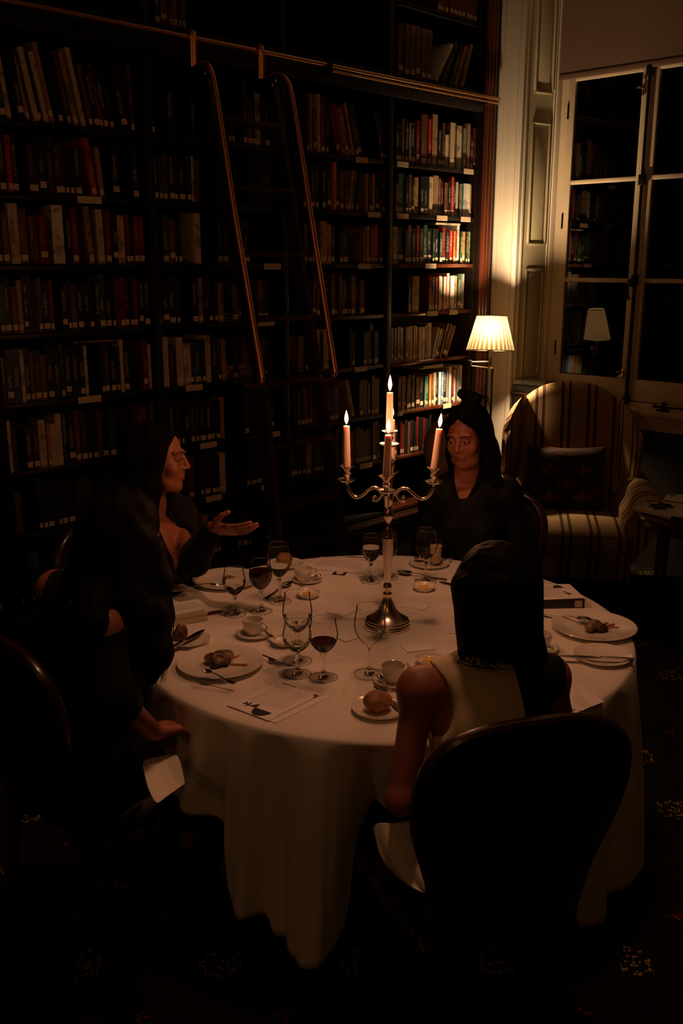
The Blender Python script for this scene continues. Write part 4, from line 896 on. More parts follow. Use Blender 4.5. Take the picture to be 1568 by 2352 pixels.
# ------------------------------------------------------------------ side table with magazines
stc = Vector((-0.445, -1.72, 0)); ZS = .62
t = thing('side_table', 'round dark wooden side table with inlaid edge carrying magazines', 'side table', stc)
bm = BM(); lathe(bm, [(0, ZS - .022), (.335, ZS - .022), (.35, ZS - .016), (.355, ZS - .008), (.35, ZS), (.33, ZS), (.325, ZS - .003), (0, ZS - .003)], 64); obj('top', bm, wood_red, t)
bm = BM(); lathe(bm, [(0, ZS - .0025), (.27, ZS - .0025), (.27, ZS - .001), (0, ZS - .001)], 48); obj('leather_inset', bm, mat('black_inset', (.008, .007, .006), .3), t)
bm = BM(); lathe(bm, [(.28, ZS - .07), (.30, ZS - .07), (.30, ZS - .022), (.28, ZS - .022)], 48, caps=False); obj('apron', bm, wood_dark, t)
for k in range(4):
    a = math.radians(45 + 90 * k + 20); bm = BM(); tube(bm, [(.27 * math.cos(a), .27 * math.sin(a), ZS - .03), (.285 * math.cos(a), .285 * math.sin(a), 0.0)], [.02, .012], 8); obj('leg', bm, wood_dark, t)
def quad_sheet(name, c, z, th, m, label=None, cat=None, group=None, parent=None, wav=0.0):
    """flat leaf of paper; c = its four corners (world xy): bottom-left, bottom-right, top-right, top-left."""
    c = [Vector((p[0], p[1], 0)) for p in c]; n = 9; bm = BM(); ul = bm.loops.layers.uv.new('UVMap')
    def P(u, v): return (c[0] * (1 - u) + c[1] * u) * (1 - v) + (c[3] * (1 - u) + c[2] * u) * v
    lay = []
    org = sum(c, Vector()) / 4; org.z = z
    for zz in (0, th):
        G = [[bm.verts.new(P(i / n, j / n) + Vector((0, 0, z + zz + wav * (math.sin(i * .7) * math.sin(j * .5 + 1)) ** 2)) - org) for i in range(n + 1)] for j in range(n + 1)]; lay.append(G)
    def F_(vs, uvs):
        f = bm.faces.new(vs)
        for l_, q in zip(f.loops, uvs): l_[ul].uv = q
    for k, G in enumerate(lay):
        for j in range(n):
            for i in range(n):
                idx = [(j, i), (j, i + 1), (j + 1, i + 1), (j + 1, i)]
                if k == 0: idx = idx[::-1]
                F_([G[a][b] for a, b in idx], [(b / n, a / n) if k else (0, 0) for a, b in idx])
    A, B = lay
    for i in range(n):
        for p, q in (((0, i), (0, i + 1)), ((n, i + 1), (n, i)), ((i + 1, 0), (i, 0)), ((i, n), (i + 1, n))):
            F_([A[p[0]][p[1]], A[q[0]][q[1]], B[q[0]][q[1]], B[p[0]][p[1]]], [(0, 0)] * 4)
    me = bpy.data.meshes.new(name); bmesh.ops.recalc_face_normals(bm, faces=bm.faces); bm.to_mesh(me); bm.free(); o = new_obj(name, me, m, parent); o.location = org
    if label: tag(o, label, cat, group)
    def where(u, v, h=.0006): q = P(u, v) - org; return Vector((q.x, q.y, th + h + wav * .9))
    o_where[o.name] = where
    return o
o_where = {}
def printed(o, name, polys, m, h=.0004):
    wf = o_where[o.name]; bm = BM()
    for pl in polys: bm.faces.new([bm.verts.new(wf(u, v, h)) for u, v in pl])
    bmesh.ops.triangulate(bm, faces=bm.faces); me = bpy.data.meshes.new(name); bm.to_mesh(me); bm.free(); return new_obj(name, me, m, o)
def disc(cx_, cy_, rx, ry, a0=0, a1=2 * PI, n=20): return [(cx_ + rx * math.cos(a0 + (a1 - a0) * i / n), cy_ + ry * math.sin(a0 + (a1 - a0) * i / n)) for i in range(n + (0 if a1 - a0 >= 6.28 else 1))]
def Z2(px, py, z): p = atz(px, py, z); return (p.x, p.y)
mg = quad_sheet('magazine', [Z2(1451, 1172, ZS), Z2(1540, 1192, ZS), Z2(1578, 1160, ZS), Z2(1492, 1151, ZS)], ZS, .012, print_paper('magazine_cover', .03, .12, .1, .9, 3, (.70, .62, .5)), 'cream magazine with a black cover drawing, at left on the side table', 'magazine', 'magazines on the side table')
rb = random.Random(3)
printed(mg, 'cover_drawing', [[(.50 + (.30 + .06 * math.sin(5 * a) + .05 * math.cos(9 * a)) * math.cos(a), .52 + (.26 + .07 * math.sin(7 * a)) * math.sin(a)) for a in [2 * PI * i / 40 for i in range(40)]]], black_print)
printed(mg, 'cover_title', [[(x, .20 + k * .055), (x + .02, .20 + k * .055), (x + .02, .235 + k * .055), (x, .235 + k * .055)] for k in range(11) for x in (.11,)], black_print)
mg2 = quad_sheet('magazine', [Z2(1529, 1188, ZS), Z2(1590, 1200, ZS), Z2(1640, 1168, ZS), Z2(1572, 1166, ZS)], ZS + .0125, .006, paper_dim, 'plain white magazine at the right edge of the side table', 'magazine', 'magazines on the side table')
lf = quad_sheet('leaflet', [Z2(1522, 1156, ZS), Z2(1592, 1166, ZS), Z2(1610, 1144, ZS), Z2(1530, 1143, ZS)], ZS + .019, .0008, paper, 'white printed leaflet lying at the back of the side table', 'leaflet')
printed(lf, 'printed_mark', [[(.12, .85), (.30, .85), (.24, .68), (.14, .7)], [(.42, .88), (.62, .88), (.6, .7)]], black_print)
for mm_, hh in ((mg, 0), (mg2, 0)): pass

# ------------------------------------------------------------------ dining table and cloth
RT_ANG = math.atan2(RT.y, RT.x)
TC = Vector((-3.03, -1.81, 0)); TR_ = 0.765; TZ = 0.7525
t = thing('dining_table', 'round dining table hidden under the white tablecloth', 'table', TC)
bm = BM(); lathe(bm, [(0, .715), (.74, .715), (.755, .72), (.755, .742), (.74, .748), (0, .748)], 64); obj('tabletop', bm, wood_dark, t)
bm = BM(); lathe(bm, [(0, .1), (.05, .1), (.06, .2), (.045, .35), (.05, .6), (.09, .7), (.09, .715), (0, .715)], 24); obj('pedestal', bm, wood_dark, t)
for k in range(4):
    a = PI / 4 + PI / 2 * k; bm = BM(); tube(bm, smoothpath([(.04 * math.cos(a), .04 * math.sin(a), .2), (.2 * math.cos(a), .2 * math.sin(a), .15), (.40 * math.cos(a), .40 * math.sin(a), .018)], 5), .018, 8); obj('leg', bm, wood_dark, t)
HEM = [(0, .15), (10, .12), (20, .40), (34, .40), (44, .14), (90, .15), (100, .42), (125, .42), (135, .2), (160, .40), (168, .47), (180, .475), (188, .47), (191.5, .44), (193, .27), (197, .235), (199.5, .225), (201, .165), (205, .165), (208, .15), (212, .155), (214.5, .19), (217, .45), (221, .53), (236, .54), (250, .53), (256, .45), (262, .09), (275, .10), (290, .14), (310, .13), (360, .15)]
RAD = [(0, .80), (9, .79), (22, .82), (33, .80), (50, .79), (60, .83), (70, .79), (84, .83), (96, .79), (112, .84), (130, .80), (150, .81), (160, .79), (168, .82), (176, .795), (184, .83), (190, .775), (193, .83), (196, .85), (199.5, .785), (203, .77), (206, .83), (208.5, .85), (211, .845), (213, .80), (216, .70), (219, .64), (223, .70), (228, .77), (234, .74), (240, .80), (250, .76), (258, .80), (264, .77), (270, .83), (277, .78), (284, .845), (291, .85), (297, .79), (305, .83), (315, .78), (326, .835), (340, .785), (350, .83), (360, .80)]
def interp(tab, a):
    a %= 360
    for (x0, y0), (x1, y1) in zip(tab, tab[1:]):
        if x0 <= a <= x1:
            k = (a - x0) / (x1 - x0); k = k * k * (3 - 2 * k); return y0 + (y1 - y0) * k
NA = 540; rows = []
for s_ in [0.002] + [TR_ * k / 16 for k in range(1, 16)] + [TR_ * .975]:
    rows.append([(TC.x + s_ * math.cos(2 * PI * i / NA), TC.y + s_ * math.sin(2 * PI * i / NA), .7515 + .0006 * math.sin(9 * s_) * math.sin(3 * 2 * PI * i / NA)) for i in range(NA + 1)])
for dz, dr in ((.7505, 0), (.7475, .005), (.742, .008)):
    rows.append([(TC.x + (TR_ + dr) * math.cos(2 * PI * i / NA), TC.y + (TR_ + dr) * math.sin(2 * PI * i / NA), dz) for i in range(NA + 1)])
for k in range(1, 31):
    v = k / 30; row = []
    for i in range(NA + 1):
        a = 360 * i / NA; hem = interp(HEM, a); rb_ = interp(RAD, a); z = .742 + (hem - .742) * v
        full = (.742 - z) / .59; g = min(1, full) ** .75
        lift = (.742 - hem) < .35
        r = TR_ + .008 + (rb_ - TR_ - .008) * (v ** .8 if lift else g) + .004 * math.sin(a * .9 + 7 * v) * v
        row.append((TC.x + r * math.cos(math.radians(a)), TC.y + r * math.sin(math.radians(a)), z))
    rows.append(row)
tc_ = sheet('tablecloth', rows, linen, thick=.0012); tag(tc_, 'white linen tablecloth draped in deep folds over the round dining table', 'tablecloth')

# ------------------------------------------------------------------ candelabrum with five lit candles
CC = Vector((-3.026, -1.823, TZ)); Fh = Vector((FW.x, FW.y, 0)).normalized()
cb = thing('candelabrum', 'tall five-armed silver candelabrum in the middle of the table', 'candelabrum', CC)
bm = BM(); lathe(bm, [(0, 0), (.0735, 0), (.0745, .005), (.072, .010), (.0735, .013), (.0705, .018), (.071, .021), (.066, .026), (.0665, .028), (.052, .036), (.038, .047), (.029, .060), (.0225, .075), (.0175, .090), (.0145, .104), (.0150, .110), (.0115, .114), (.0095, .118)], 64); obj('foot', bm, silver, cb)
bm = BM(); lathe(bm, [(.0095, .118), (.0135, .124), (.0148, .131), (.0135, .138), (.0092, .146), (.0088, .152), (.0108, .156), (.0108, .160)], 40); obj('ball_knop', bm, silver, cb)
bm = BM(); rings = []
for k in range(9):
    z = .160 + .130 * k / 8; r = .0105 + .0078 * (k / 8) ** .9; rings.append([bm.verts.new(((r * (1 if i % 4 < 2 else .93)) * math.cos(2 * PI * i / 48), (r * (1 if i % 4 < 2 else .93)) * math.sin(2 * PI * i / 48), z)) for i in range(48)])
for a, b in zip(rings, rings[1:]):
    for i in range(48): bm.faces.new((a[i], a[(i + 1) % 48], b[(i + 1) % 48], b[i]))
bm.faces.new(rings[0]); bm.faces.new(rings[-1]); obj('fluted_column', bm, silver, cb)
bm = BM(); lathe(bm, [(.0183, .290), (.019, .294), (.0165, .300), (.0155, .304), (.0160, .308), (.0125, .314), (.0130, .318), (.0095, .326), (.0065, .338), (.0075, .346), (.0135, .356), (.0168, .366), (.0150, .376), (.0105, .386), (.0075, .393), (.0085, .397), (.0135, .404), (.0165, .418), (.0172, .436), (.0160, .446), (.0105, .452), (.0085, .47), (.0095, .49), (.0085, .51), (.0125, .525), (.0135, .533), (.0115, .541), (.007, .55), (.0065, .572), (.0068, .578)], 40); obj('baluster', bm, silver, cb)
def cup(zp, rp, zr, rr, M):
    bm = BM(); lathe(bm, [(.005, zp - .012), (.007, zp - .004), (rp * .75, zp - .003), (rp, zp + .003), (rp * 1.0, zp + .005), (rp * .7, zp + .001), (.0085, zp + .002), (.0075, zp + .007), (.0085, zp + .014), (.0125, zp + .019), (.0130, zp + .023), (.0085, zp + .028), (.0105, zp + .033), (.0125, zr - .008), (rr * .92, zr - .002), (rr, zr), (rr * .85, zr - .001), (.0098, zr - .006), (0, zr - .007)], 32, M)
    obj('candle_cup', bm, silver, cb)
Tn = [(RT * 1.0, .137), (RT * -1.0, .129), (-Fh, .134), (Fh, .134)]
arms = []
for d, s_ in Tn:
    d = (Matrix.Rotation(math.radians(-6), 3, 'Z') @ d).normalized(); arms.append((d, s_)); q = s_ / .129
    P = [(0.010, .436), (.020 * q, .432), (.028 * q, .445), (.043 * q, .452), (.060 * q, .446), (.079 * q, .428), (.098 * q, .4195), (.115 * q, .430), (s_, .458), (s_, .468)]
    bm = BM(); tube(bm, smoothpath([d * a + Vector((0, 0, z)) for a, z in P], 6), .0056, 10)
    P2 = [(.022 * q, .434), (.028 * q, .420), (.038 * q, .411), (.047 * q, .412), (.049 * q, .420), (.043 * q, .425), (.038 * q, .421)]
    tube(bm, smoothpath([d * a + Vector((0, 0, z)) for a, z in P2], 5), [.0052 - .00005 * i for i in range(31)], 8); obj('arm', bm, silver, cb)
    cup(.472, .0268, .519, .0225, Matrix.Translation(d * s_))
cup(.585, .0300, .629, .0245, Matrix.Identity(4))
def candle(pos, h, lean, tiltdir, label, flame_h=.042):
    t = thing('candle', label, 'candle', pos, 0, 'lit candles in the candelabrum'); t.rotation_euler = (0, 0, 0)
    ax = Vector((0, 0, 1)); ax = (ax + tiltdir * lean).normalized(); t.rotation_mode = 'QUATERNION'; t.rotation_quaternion = Vector((0, 0, 1)).rotation_difference(ax)
    bm = BM(); lathe(bm, [(0, 0), (.0115, 0), (.0113, .02), (.0098, h * .85), (.0096, h - .003), (.0088, h), (.006, h - .0015), (0, h - .002)], 28)
    obj('wax_stick', bm, wax, t)
    bm = BM(); tube(bm, smoothpath([(0, 0, h - .003), (0, 0, h + .004), (.0008, 0, h + .009)], 3), .0009, 6); obj('wick', bm, wick_m, t)
    bm = BM(); pf = [(0, .0), (.0018, .001), (.0040, .007), (.0056, .014), (.0058, .019), (.0046, .027), (.0026, .035), (.0010, .041), (0, .044)]
    lathe(bm, [(r, z * flame_h / .044) for r, z in pf], 14, Matrix.Translation((0, 0, h + .006)))
    obj('flame', bm, flame_m, t)
    l = bpy.data.lights.new('candle_light', 'POINT'); l.energy = CANDLE_W; l.color = CANDLE_RGB; l.shadow_soft_size = .006
    lo_ = bpy.data.objects.new('candle_light', l); COL.objects.link(lo_); lo_.parent = t; lo_.location = (0, 0, h + .006 + .4 * flame_h)
lbs = ['lit white candle in the right arm cup of the candelabrum', 'lit white candle in the left arm cup of the candelabrum', 'lit white candle in the front arm cup, nearest the camera', 'white candle in the rear arm cup, mostly hidden behind the central one']
for (d, s_), lb, hh, ln in zip(arms, lbs, (.124, .128, .126, .128), (.10, -.01, .03, 0)):
    candle(CC + d * s_ + Vector((0, 0, .513)), hh, ln, RT, lb)
candle(CC + Vector((0, 0, .623)), .121, 0.0, RT, 'lit white candle in the raised central cup of the candelabrum', .046)

# ------------------------------------------------------------------ glasses
def T(px, py): return atz(px, py, TZ)
def z_of(p, py):
    z = 1.0
    for _ in range(6):
        v = Vector((p.x, p.y, z)) - CAM; y = 1176 - FPX * v.dot(UP) / v.dot(FW); z += (y - py) / (FPX / v.dot(FW)) / UP.z
    return z
def wine_glass(px, py, rimy, bowl_r, label, liquid=None, lvl=0.0, rim_r=None):
    p = T(px, py); H_ = z_of(p, rimy) - TZ; bowl_r *= 1.13; rim_r = rim_r or bowl_r * .84; zb = H_ * .42
    t = thing('wine_glass', label, 'glass', (p.x, p.y, TZ), 0, 'stemmed glasses on the table')
    fr = bowl_r * .95
    bm = BM(); lathe(bm, [(fr + .0005, .0010), (fr * .8, .0028), (.014, .0055)], 40, caps=False); obj('foot', bm, foot_glass, t)
    bm = BM(); lathe(bm, [(0, 0.001), (.014, .001), (.015, .0045), (.011, .0075), (.0065, .014), (.0048, .025), (.0040, zb * .6), (.0048, zb - .012), (.0085, zb - .002), (.0060, zb + .001), (0, zb + .002)], 28); obj('stem', bm, stem_glass, t)
    bm = BM(); tube(bm, [(fr * math.cos(2 * PI * i / 40), fr * math.sin(2 * PI * i / 40), .0014) for i in range(40)], .0010, 6, closed=True); obj('foot_rim', bm, stem_glass, t)
    hb = H_ - zb
    def R(k): # bowl radius along its height
        prof = [(0, .10), (.06, .34), (.16, .62), (.3, .86), (.45, .98), (.55, 1.0), (.7, .965), (.85, .885), (1.0, rim_r / bowl_r)]
        for (a, ra), (b, rb2) in zip(prof, prof[1:]):
            if a <= k <= b: return bowl_r * (ra + (rb2 - ra) * (k - a) / (b - a))
        return rim_r
    ks = [i / 22 for i in range(23)]
    pr = [(0, zb)] + [(R(k), zb + hb * k) for k in ks]
    bm = BM(); lathe(bm, pr, 44, caps=False); obj('bowl', bm, bowl_glass, t)
    bm = BM(); tube(bm, [(rim_r * math.cos(2 * PI * i / 40), rim_r * math.sin(2 * PI * i / 40), H_) for i in range(40)], .0009, 6, closed=True); obj('rim', bm, stem_glass, t)
    if liquid:
        kk = [lvl * i / 12 for i in range(13)]
        bm = BM(); lathe(bm, [(0, zb + .0015)] + [(max(R(k) - .0012, .001), zb + .001 + hb * k) for k in kk[0:]] + [(0, zb + .001 + hb * lvl)], 40, caps=False); obj('wine' if liquid is wine_m else 'water', bm, liquid, t)
    return t
wine_glass(540, 1411, 1307, .033, 'stemmed glass of water left of the red wine glass at the back left plate', water_m, .52)
wine_glass(600, 1404, 1288, .034, 'fullest glass of red wine, between two water glasses on the left', wine_m, .66)
wine_glass(642, 1381, 1250, .037, 'tall stemmed glass with a little water just right of the full red wine', water_m, .34)
wine_glass(684, 1518, 1362, .038, 'tall stemmed water glass standing behind another before the butter dish', water_m, .42)
wine_glass(683, 1548, 1429, .036, 'stemmed water glass in front of the tall one, left of the half-drunk red wine', water_m, .40)
wine_glass(743, 1556, 1422, .036, 'wine glass with a third of red wine, nearest the front menu', wine_m, .36)
wine_glass(848, 1548, 1392, .039, 'empty tall wine glass in front of the candelabrum foot')
wine_glass(851, 1335, 1230, .033, 'stemmed glass of water left of the candelabrum stem at the far side', water_m, .55)
wine_glass(892, 1327, 1225, .031, 'wine glass with dark wine directly behind the candelabrum stem', wine_m, .40)
wine_glass(977, 1336, 1216, .036, 'stemmed glass holding a last sip of wine, before the saucer with the latte glass', wine_m, .16)
# latte tumbler
p = T(1000, 1300); t = thing('latte_glass', 'small glass of pale coffee on the far saucer', 'glass', (p.x, p.y, TZ + .008))
bm = BM(); lathe(bm, [(0, .0), (.018, 0), (.019, .004), (.028, .092), (.0272, .092), (.0182, .006), (0, .005)], 32); obj('tumbler', bm, bowl_glass, t)
bm = BM(); lathe(bm, [(0, .0065), (.0178, .0065), (.0248, .072), (0, .072)], 32); obj('milky_coffee', bm, mat('milky_coffee', (.62, .45, .3), .4), t)

# ------------------------------------------------------------------ china
def dish(name, label, cat, p, prof, group=None, rz=0, rings=False):
    t = thing(name, label, cat, (p.x, p.y, TZ), rz, group)
    bm = BM(); lathe(bm, prof, 64); obj('dish_body', bm, china, t); return t
def plate_prof(R, d=.016):
    w_ = R * .62
    return [(0, .002), (w_ * .8, .002), (w_ * .82, 0), (w_ * .88, 0), (w_ * .95, .003), (R * .80, .009), (R * .985, d - .002), (R, d), (R * .99, d + .0012), (R * .95, d), (R * .93, d - .0004), (R * .91, d - .0012), (R * .885, d - .0014), (R * .86, d - .0028), (R * .83, d - .003), (R * .80, d - .0048), (R * .76, d - .0052), (R * .72, d - .007), (w_ * 1.0, .0055), (w_ * .9, .0042), (0, .0040)]
pl = {}
for nm, px, py, R, lb in (('back', 520, 1337, .122, 'large white dinner plate at the far left with dessert remains and a fork'), ('front', 506, 1529, .124, 'large ridged white dinner plate at front left with half-eaten dark dessert'), ('right', 1363, 1446, .132, 'large white dinner plate at the right with dessert and a spoon')):
    pl[nm] = dish('dinner_plate', lb, 'plate', T(px, py), plate_prof(R), 'dinner plates on the table')
for nm, px, py, R, lb in (('bread', 434, 1475, .066, 'small white side plate with dark bread, crumbs and a knife, by the long hair'), ('roll', 872, 1632, .074, 'small white side plate with a round bread roll, at the front edge'), ('knife', 1383, 1512, .084, 'small white side plate at the right with only a knife across it'), ('far', 655, 1300, .070, 'small white side plate with a bread roll behind the tall glass')):
    pl[nm] = dish('side_plate', lb, 'plate', T(px, py), plate_prof(R, .013), 'side plates on the table')
def blob(name, p, z, r, m, n=10, parent=None, seed=0, h=.005, wob=.003, fr=90, lump=.4):
    rr = random.Random(seed); mr = max(r) * 1.35; F_ = Field((-mr, -mr, -.006), (mr, mr, r[2] * 2.4 + .01), h)
    for i in range(n):
        a = rr.uniform(0, 2 * PI); k = rr.uniform(0, .62) ; F_.ell((r[0] * k * math.cos(a), r[1] * k * math.sin(a), r[2] * rr.uniform(.4, .8)), (r[0] * lump * rr.uniform(.8, 1.2), r[1] * lump * rr.uniform(.8, 1.2), r[2] * rr.uniform(.5, .9)), k=.004)
    F_.wobble(wob, fr, seed); o = F_.mesh(name, m, parent, smooth=1); o.location = (p[0], p[1], z); return o
def dessert(pn, off, r, seed, label):
    t = thing('dessert', label, 'dessert', pl[pn].location + Vector((off[0], off[1], .0045)))
    blob('pastry', (0, 0), .004, r, pastry_m, 12, t, seed, h=.0022, wob=.0012, fr=260, lump=.42); blob('chocolate_filling', (.006, -.012), .002, (r[0] * .9, r[1] * .9, r[2] * .55), choc_m, 8, t, seed + 5, h=.0022, wob=.0010, fr=260, lump=.42)
    rr = random.Random(seed)
    for k in range(5):
        a = rr.uniform(-.6, .8) + RT_ANG; s = rr.uniform(1.0, 1.3); bm = BM()
        tube(bm, smoothpath([(r[0] * s * .7 * math.cos(a), r[0] * s * .7 * math.sin(a), .0012), (r[0] * s * 1.2 * math.cos(a + .12), r[0] * s * 1.2 * math.sin(a + .12), .0012), (r[0] * s * 1.6 * math.cos(a + .1), r[0] * s * 1.6 * math.sin(a + .1), .0014)], 4), rr.uniform(.0018, .004), 6, flat=.35); obj('sauce_streak', bm, sauce_m, t)
    return t
dessert('front', (.002, .006), (.050, .046, .024), 4, 'half-eaten chocolate and caramel dessert on the front left plate')
dessert('right', (-.006, -.006), (.046, .040, .018), 9, 'broken chocolate dessert with caramel sauce on the right plate')
dessert('back', (.0, -.012), (.030, .030, .010), 13, 'last dark crumbs of dessert on the far left plate')
for pn, off, r, m_, lb, sd in (('roll', (-.006, .0), (.036, .033, .026), bread_m, 'round crusty bread roll on the side plate at the front edge', 2), ('far', (0, 0), (.030, .028, .024), bread_m, 'bread roll on the side plate behind the tall glass', 6)):
    o = Field((-.06, -.06, -.03), (.06, .06, .06), .003); o.ell((0, 0, r[2] * .85), r, k=.003); o.ell((-.008, .006, r[2] * 1.0), (r[0] * .8, r[1] * .8, r[2] * .85), k=.01); o.wobble(.0012, 110, sd)
    q = o.mesh('bread_roll', m_, None); q.location = pl[pn].location + Vector((off[0], off[1], .006)); tag(q, lb, 'bread', 'bread on the side plates')
q = blob('bread_piece', (0, 0), 0, (.030, .024, .03), rye_m, 10, None, 21, h=.0025, wob=.002, fr=200); q.location = pl['bread'].location + Vector((0, 0, .006)) + RT * -.030 + Fh * .004; tag(q, 'torn piece of dark bread on the side plate by the long hair', 'bread', 'bread on the side plates')
cr = BM(); rr = random.Random(5)
for i in range(14):
    a = rr.uniform(0, 6.28); s = rr.uniform(.0, .045); bmesh.ops.create_icosphere(cr, subdivisions=1, radius=rr.uniform(.0008, .002), matrix=Matrix.Translation((s * math.cos(a), s * math.sin(a), 0)))
q = obj('crumbs', cr, rye_m, None, smooth=False); q.location = pl['bread'].location + Vector((0, 0, .006)) + RT * .012; tag(q, 'dark bread crumbs scattered on the side plate', 'crumbs', kind='stuff')
for px, py, lb, bt, bx in ((973, 1355, 'small white dish with a pat of butter right of the candelabrum stem', 1, 0), (708, 1371, 'small white dish with a pat of butter behind the tall water glasses', 1, 0), (652, 1480, 'small empty white dish left of the two water glasses', 0, 0), (985, 1524, 'small white butter dish partly behind the bare shoulder', 1, 0)):
    R = .041; t = dish('butter_dish', lb, 'dish', T(px, py), [(0, .001), (R * .55, .001), (R * .6, 0), (R * .66, 0), (R * .85, .008), (R * .98, .017), (R, .019), (R * .97, .019), (R * .83, .011), (R * .62, .0045), (0, .0035)], 'small china dishes')
    if bt:
        b_ = BM(); box(b_, -.017, .017, -.014, .014, .004, .016, bev=.004); q = obj('butter_pat', b_, butter_m, None); q.location = t.location; q.rotation_euler = (0, 0, .4 + px); tag(q, 'pale yellow pat of butter in the ' + {973: 'dish right of the candelabrum stem', 708: 'dish behind the tall water glasses', 985: 'dish partly behind the bare shoulder'}[px], 'butter', 'butter pats')
def cup_saucer(px, py, label_c, label_s, ang, spoon=None, rs=.060, cup_=True, off=(0, 0)):
    p = T(px, py); s = dish('saucer', label_s, 'saucer', p, plate_prof(rs, .011), 'saucers on the table')
    if cup_:
        c = thing('coffee_cup', label_c, 'cup', (p.x + off[0], p.y + off[1], TZ + .0055), ang, 'small coffee cups')
        bm = BM(); lathe(bm, [(0, .002), (.016, .002), (.017, 0), (.020, 0), (.0205, .002), (.026, .010), (.0305, .022), (.0325, .036), (.033, .045), (.0326, .0462), (.0315, .0455), (.031, .036), (.029, .022), (.024, .010), (.015, .0055), (0, .005)], 40); obj('bowl', bm, china, c)
        bm = BM(); tube(bm, smoothpath([(.030, 0, .039), (.042, 0, .041), (.051, 0, .034), (.050, 0, .024), (.040, 0, .015), (.029, 0, .013)], 5), .0032, 8, flat=1.5); obj('handle', bm, china, c)
        bm = BM(); lathe(bm, [(0, .013), (.0245, .013), (.0248, .0136), (0, .0136)], 28); obj('coffee', bm, choc_m, c)
    return s
def spoon(name, p, tip, label, cat, kind, group, tilt=0.0, z=TZ, L=.2):
    """cutlery: handle end p, working end tip (xyz on the cloth or plate)."""
    p = Vector(p); tip = Vector(tip); d = tip - p; L = d.length; ang = math.atan2(d.y, d.x); t = thing(name, label, cat, p, ang, group); t.rotation_euler = (0, -math.asin(max(-1, min(1, d.z / L))), ang)
    def strip(pts, parent, nm, th=.0018):
        # pts: (x, halfwidth, z)
        bm = BM(); up = []; lo = []
        for x, hw, z_ in pts:
            up.append([bm.verts.new((x, -hw, z_ + th)), bm.verts.new((x, 0, z_ + th * 1.5)), bm.verts.new((x, hw, z_ + th))]); lo.append([bm.verts.new((x, -hw, z_)), bm.verts.new((x, hw, z_))])
        for i in range(len(pts) - 1):
            a, b = up[i], up[i + 1]; c, e = lo[i], lo[i + 1]
            bm.faces.new((a[0], a[1], b[1], b[0])); bm.faces.new((a[1], a[2], b[2], b[1])); bm.faces.new((c[0], e[0], e[1], c[1])); bm.faces.new((a[0], b[0], e[0], c[0])); bm.faces.new((a[2], c[1], e[1], b[2]))
        bm.faces.new((up[0][0], lo[0][0], lo[0][1], up[0][2], up[0][1])); bm.faces.new((up[-1][0], up[-1][1], up[-1][2], lo[-1][1], lo[-1][0])); return obj(nm, bm, steel, parent)
    if kind == 'knife':
        strip([(0, .006, .0), (.01, .0075, 0), (L * .3, .0065, .001), (L * .45, .0055, .001)], t, 'handle', .0045); strip([(L * .45, .0050, .001), (L * .55, .0095, .0015), (L * .8, .0095, .0015), (L * .93, .0065, .0015), (L, .001, .0015)], t, 'blade', .0012)
    else:
        hl = L * (.70 if kind == 'spoon' else .64)
        strip([(0, .006, .003), (.012, .0078, .002), (hl * .45, .0042, .003), (hl * .8, .0026, .010), (hl, .0028, .010)], t, 'handle', .002)
        if kind == 'spoon':
            bm = BM(); bw = (L - hl) * .5; nu, nv = 16, 6; G = []
            for j in range(nv + 1):
                r = j / nv; G.append([bm.verts.new((hl + bw * (1 + r * math.cos(2 * PI * i / nu)) - .001, bw * .62 * r * math.sin(2 * PI * i / nu) * (1 - .15 * math.cos(2 * PI * i / nu)), .0035 + .008 * r * r)) for i in range(nu)])
            for a, b in zip(G[1:], G[2:]):
                for i in range(nu): bm.faces.new((a[i], a[(i + 1) % nu], b[(i + 1) % nu], b[i]))
            bmesh.ops.remove_doubles(bm, verts=G[0], dist=1e-5); c0 = [v for v in bm.verts if not v.link_faces and v.is_valid]; c0 = c0[0]
            for i in range(nu): bm.faces.new((c0, G[1][i], G[1][(i + 1) % nu]))
            o = obj('bowl', bm, steel, t, auto=60); md = o.modifiers.new('thickness', 'SOLIDIFY'); md.thickness = .0014
        else:
            strip([(hl, .003, .010), (hl + .012, .0095, .007), (hl + .024, .0115, .005)], t, 'head', .0018)
            for k in range(4):
                y = -.0096 + k * .0064; bm = BM(); tube(bm, smoothpath([(hl + .022, y, .0062), (hl + (L - hl) * .6, y, .0035), (L, y * .92, .007)], 3), [.0016] * 6 + [.0008], 6); obj('tine', bm, steel, t)
    return t
def S3(px, py, z=0.0): p = atz(px, py, TZ + z); return (p.x, p.y, TZ + z)
cup_saucer(705, 1335, 'white coffee cup with spoon beside it, behind the butter dish', 'saucer under the far left coffee cup', RT_ANG + .3, rs=.056, off=(-.012, .008))
cup_saucer(584, 1459, 'white coffee cup left of the small empty dish', 'saucer under the coffee cup left of the small empty dish', RT_ANG - .5, rs=.058, off=(.0, .006))
cup_saucer(905, 1568, 'white coffee cup beside the bare arm', 'saucer under the coffee cup beside the bare arm', RT_ANG + .55, rs=.058, off=(.0, .004))
cup_saucer(985, 1297, '', 'large saucer with dark ring line under the latte glass at the far side', 0, rs=.078, cup_=False)
cup_saucer(1240, 1492, 'white coffee cup half hidden by the bobbed black hair', 'saucer half hidden by the bobbed black hair', RT_ANG + 2.8, rs=.056)
G = 'cutlery on the table'
spoon('fork', S3(408, 1352, .012), S3(520, 1345, .016), 'silver fork resting on the far left dinner plate', 'fork', 'fork', G)
spoon('dessert_spoon', S3(607, 1378, 0), S3(668, 1342, 0), 'silver spoon lying right of the full red wine glass', 'spoon', 'spoon', G)
spoon('teaspoon', S3(690, 1341, .013), S3(737, 1327, .012), 'teaspoon on the far left saucer', 'spoon', 'spoon', G)
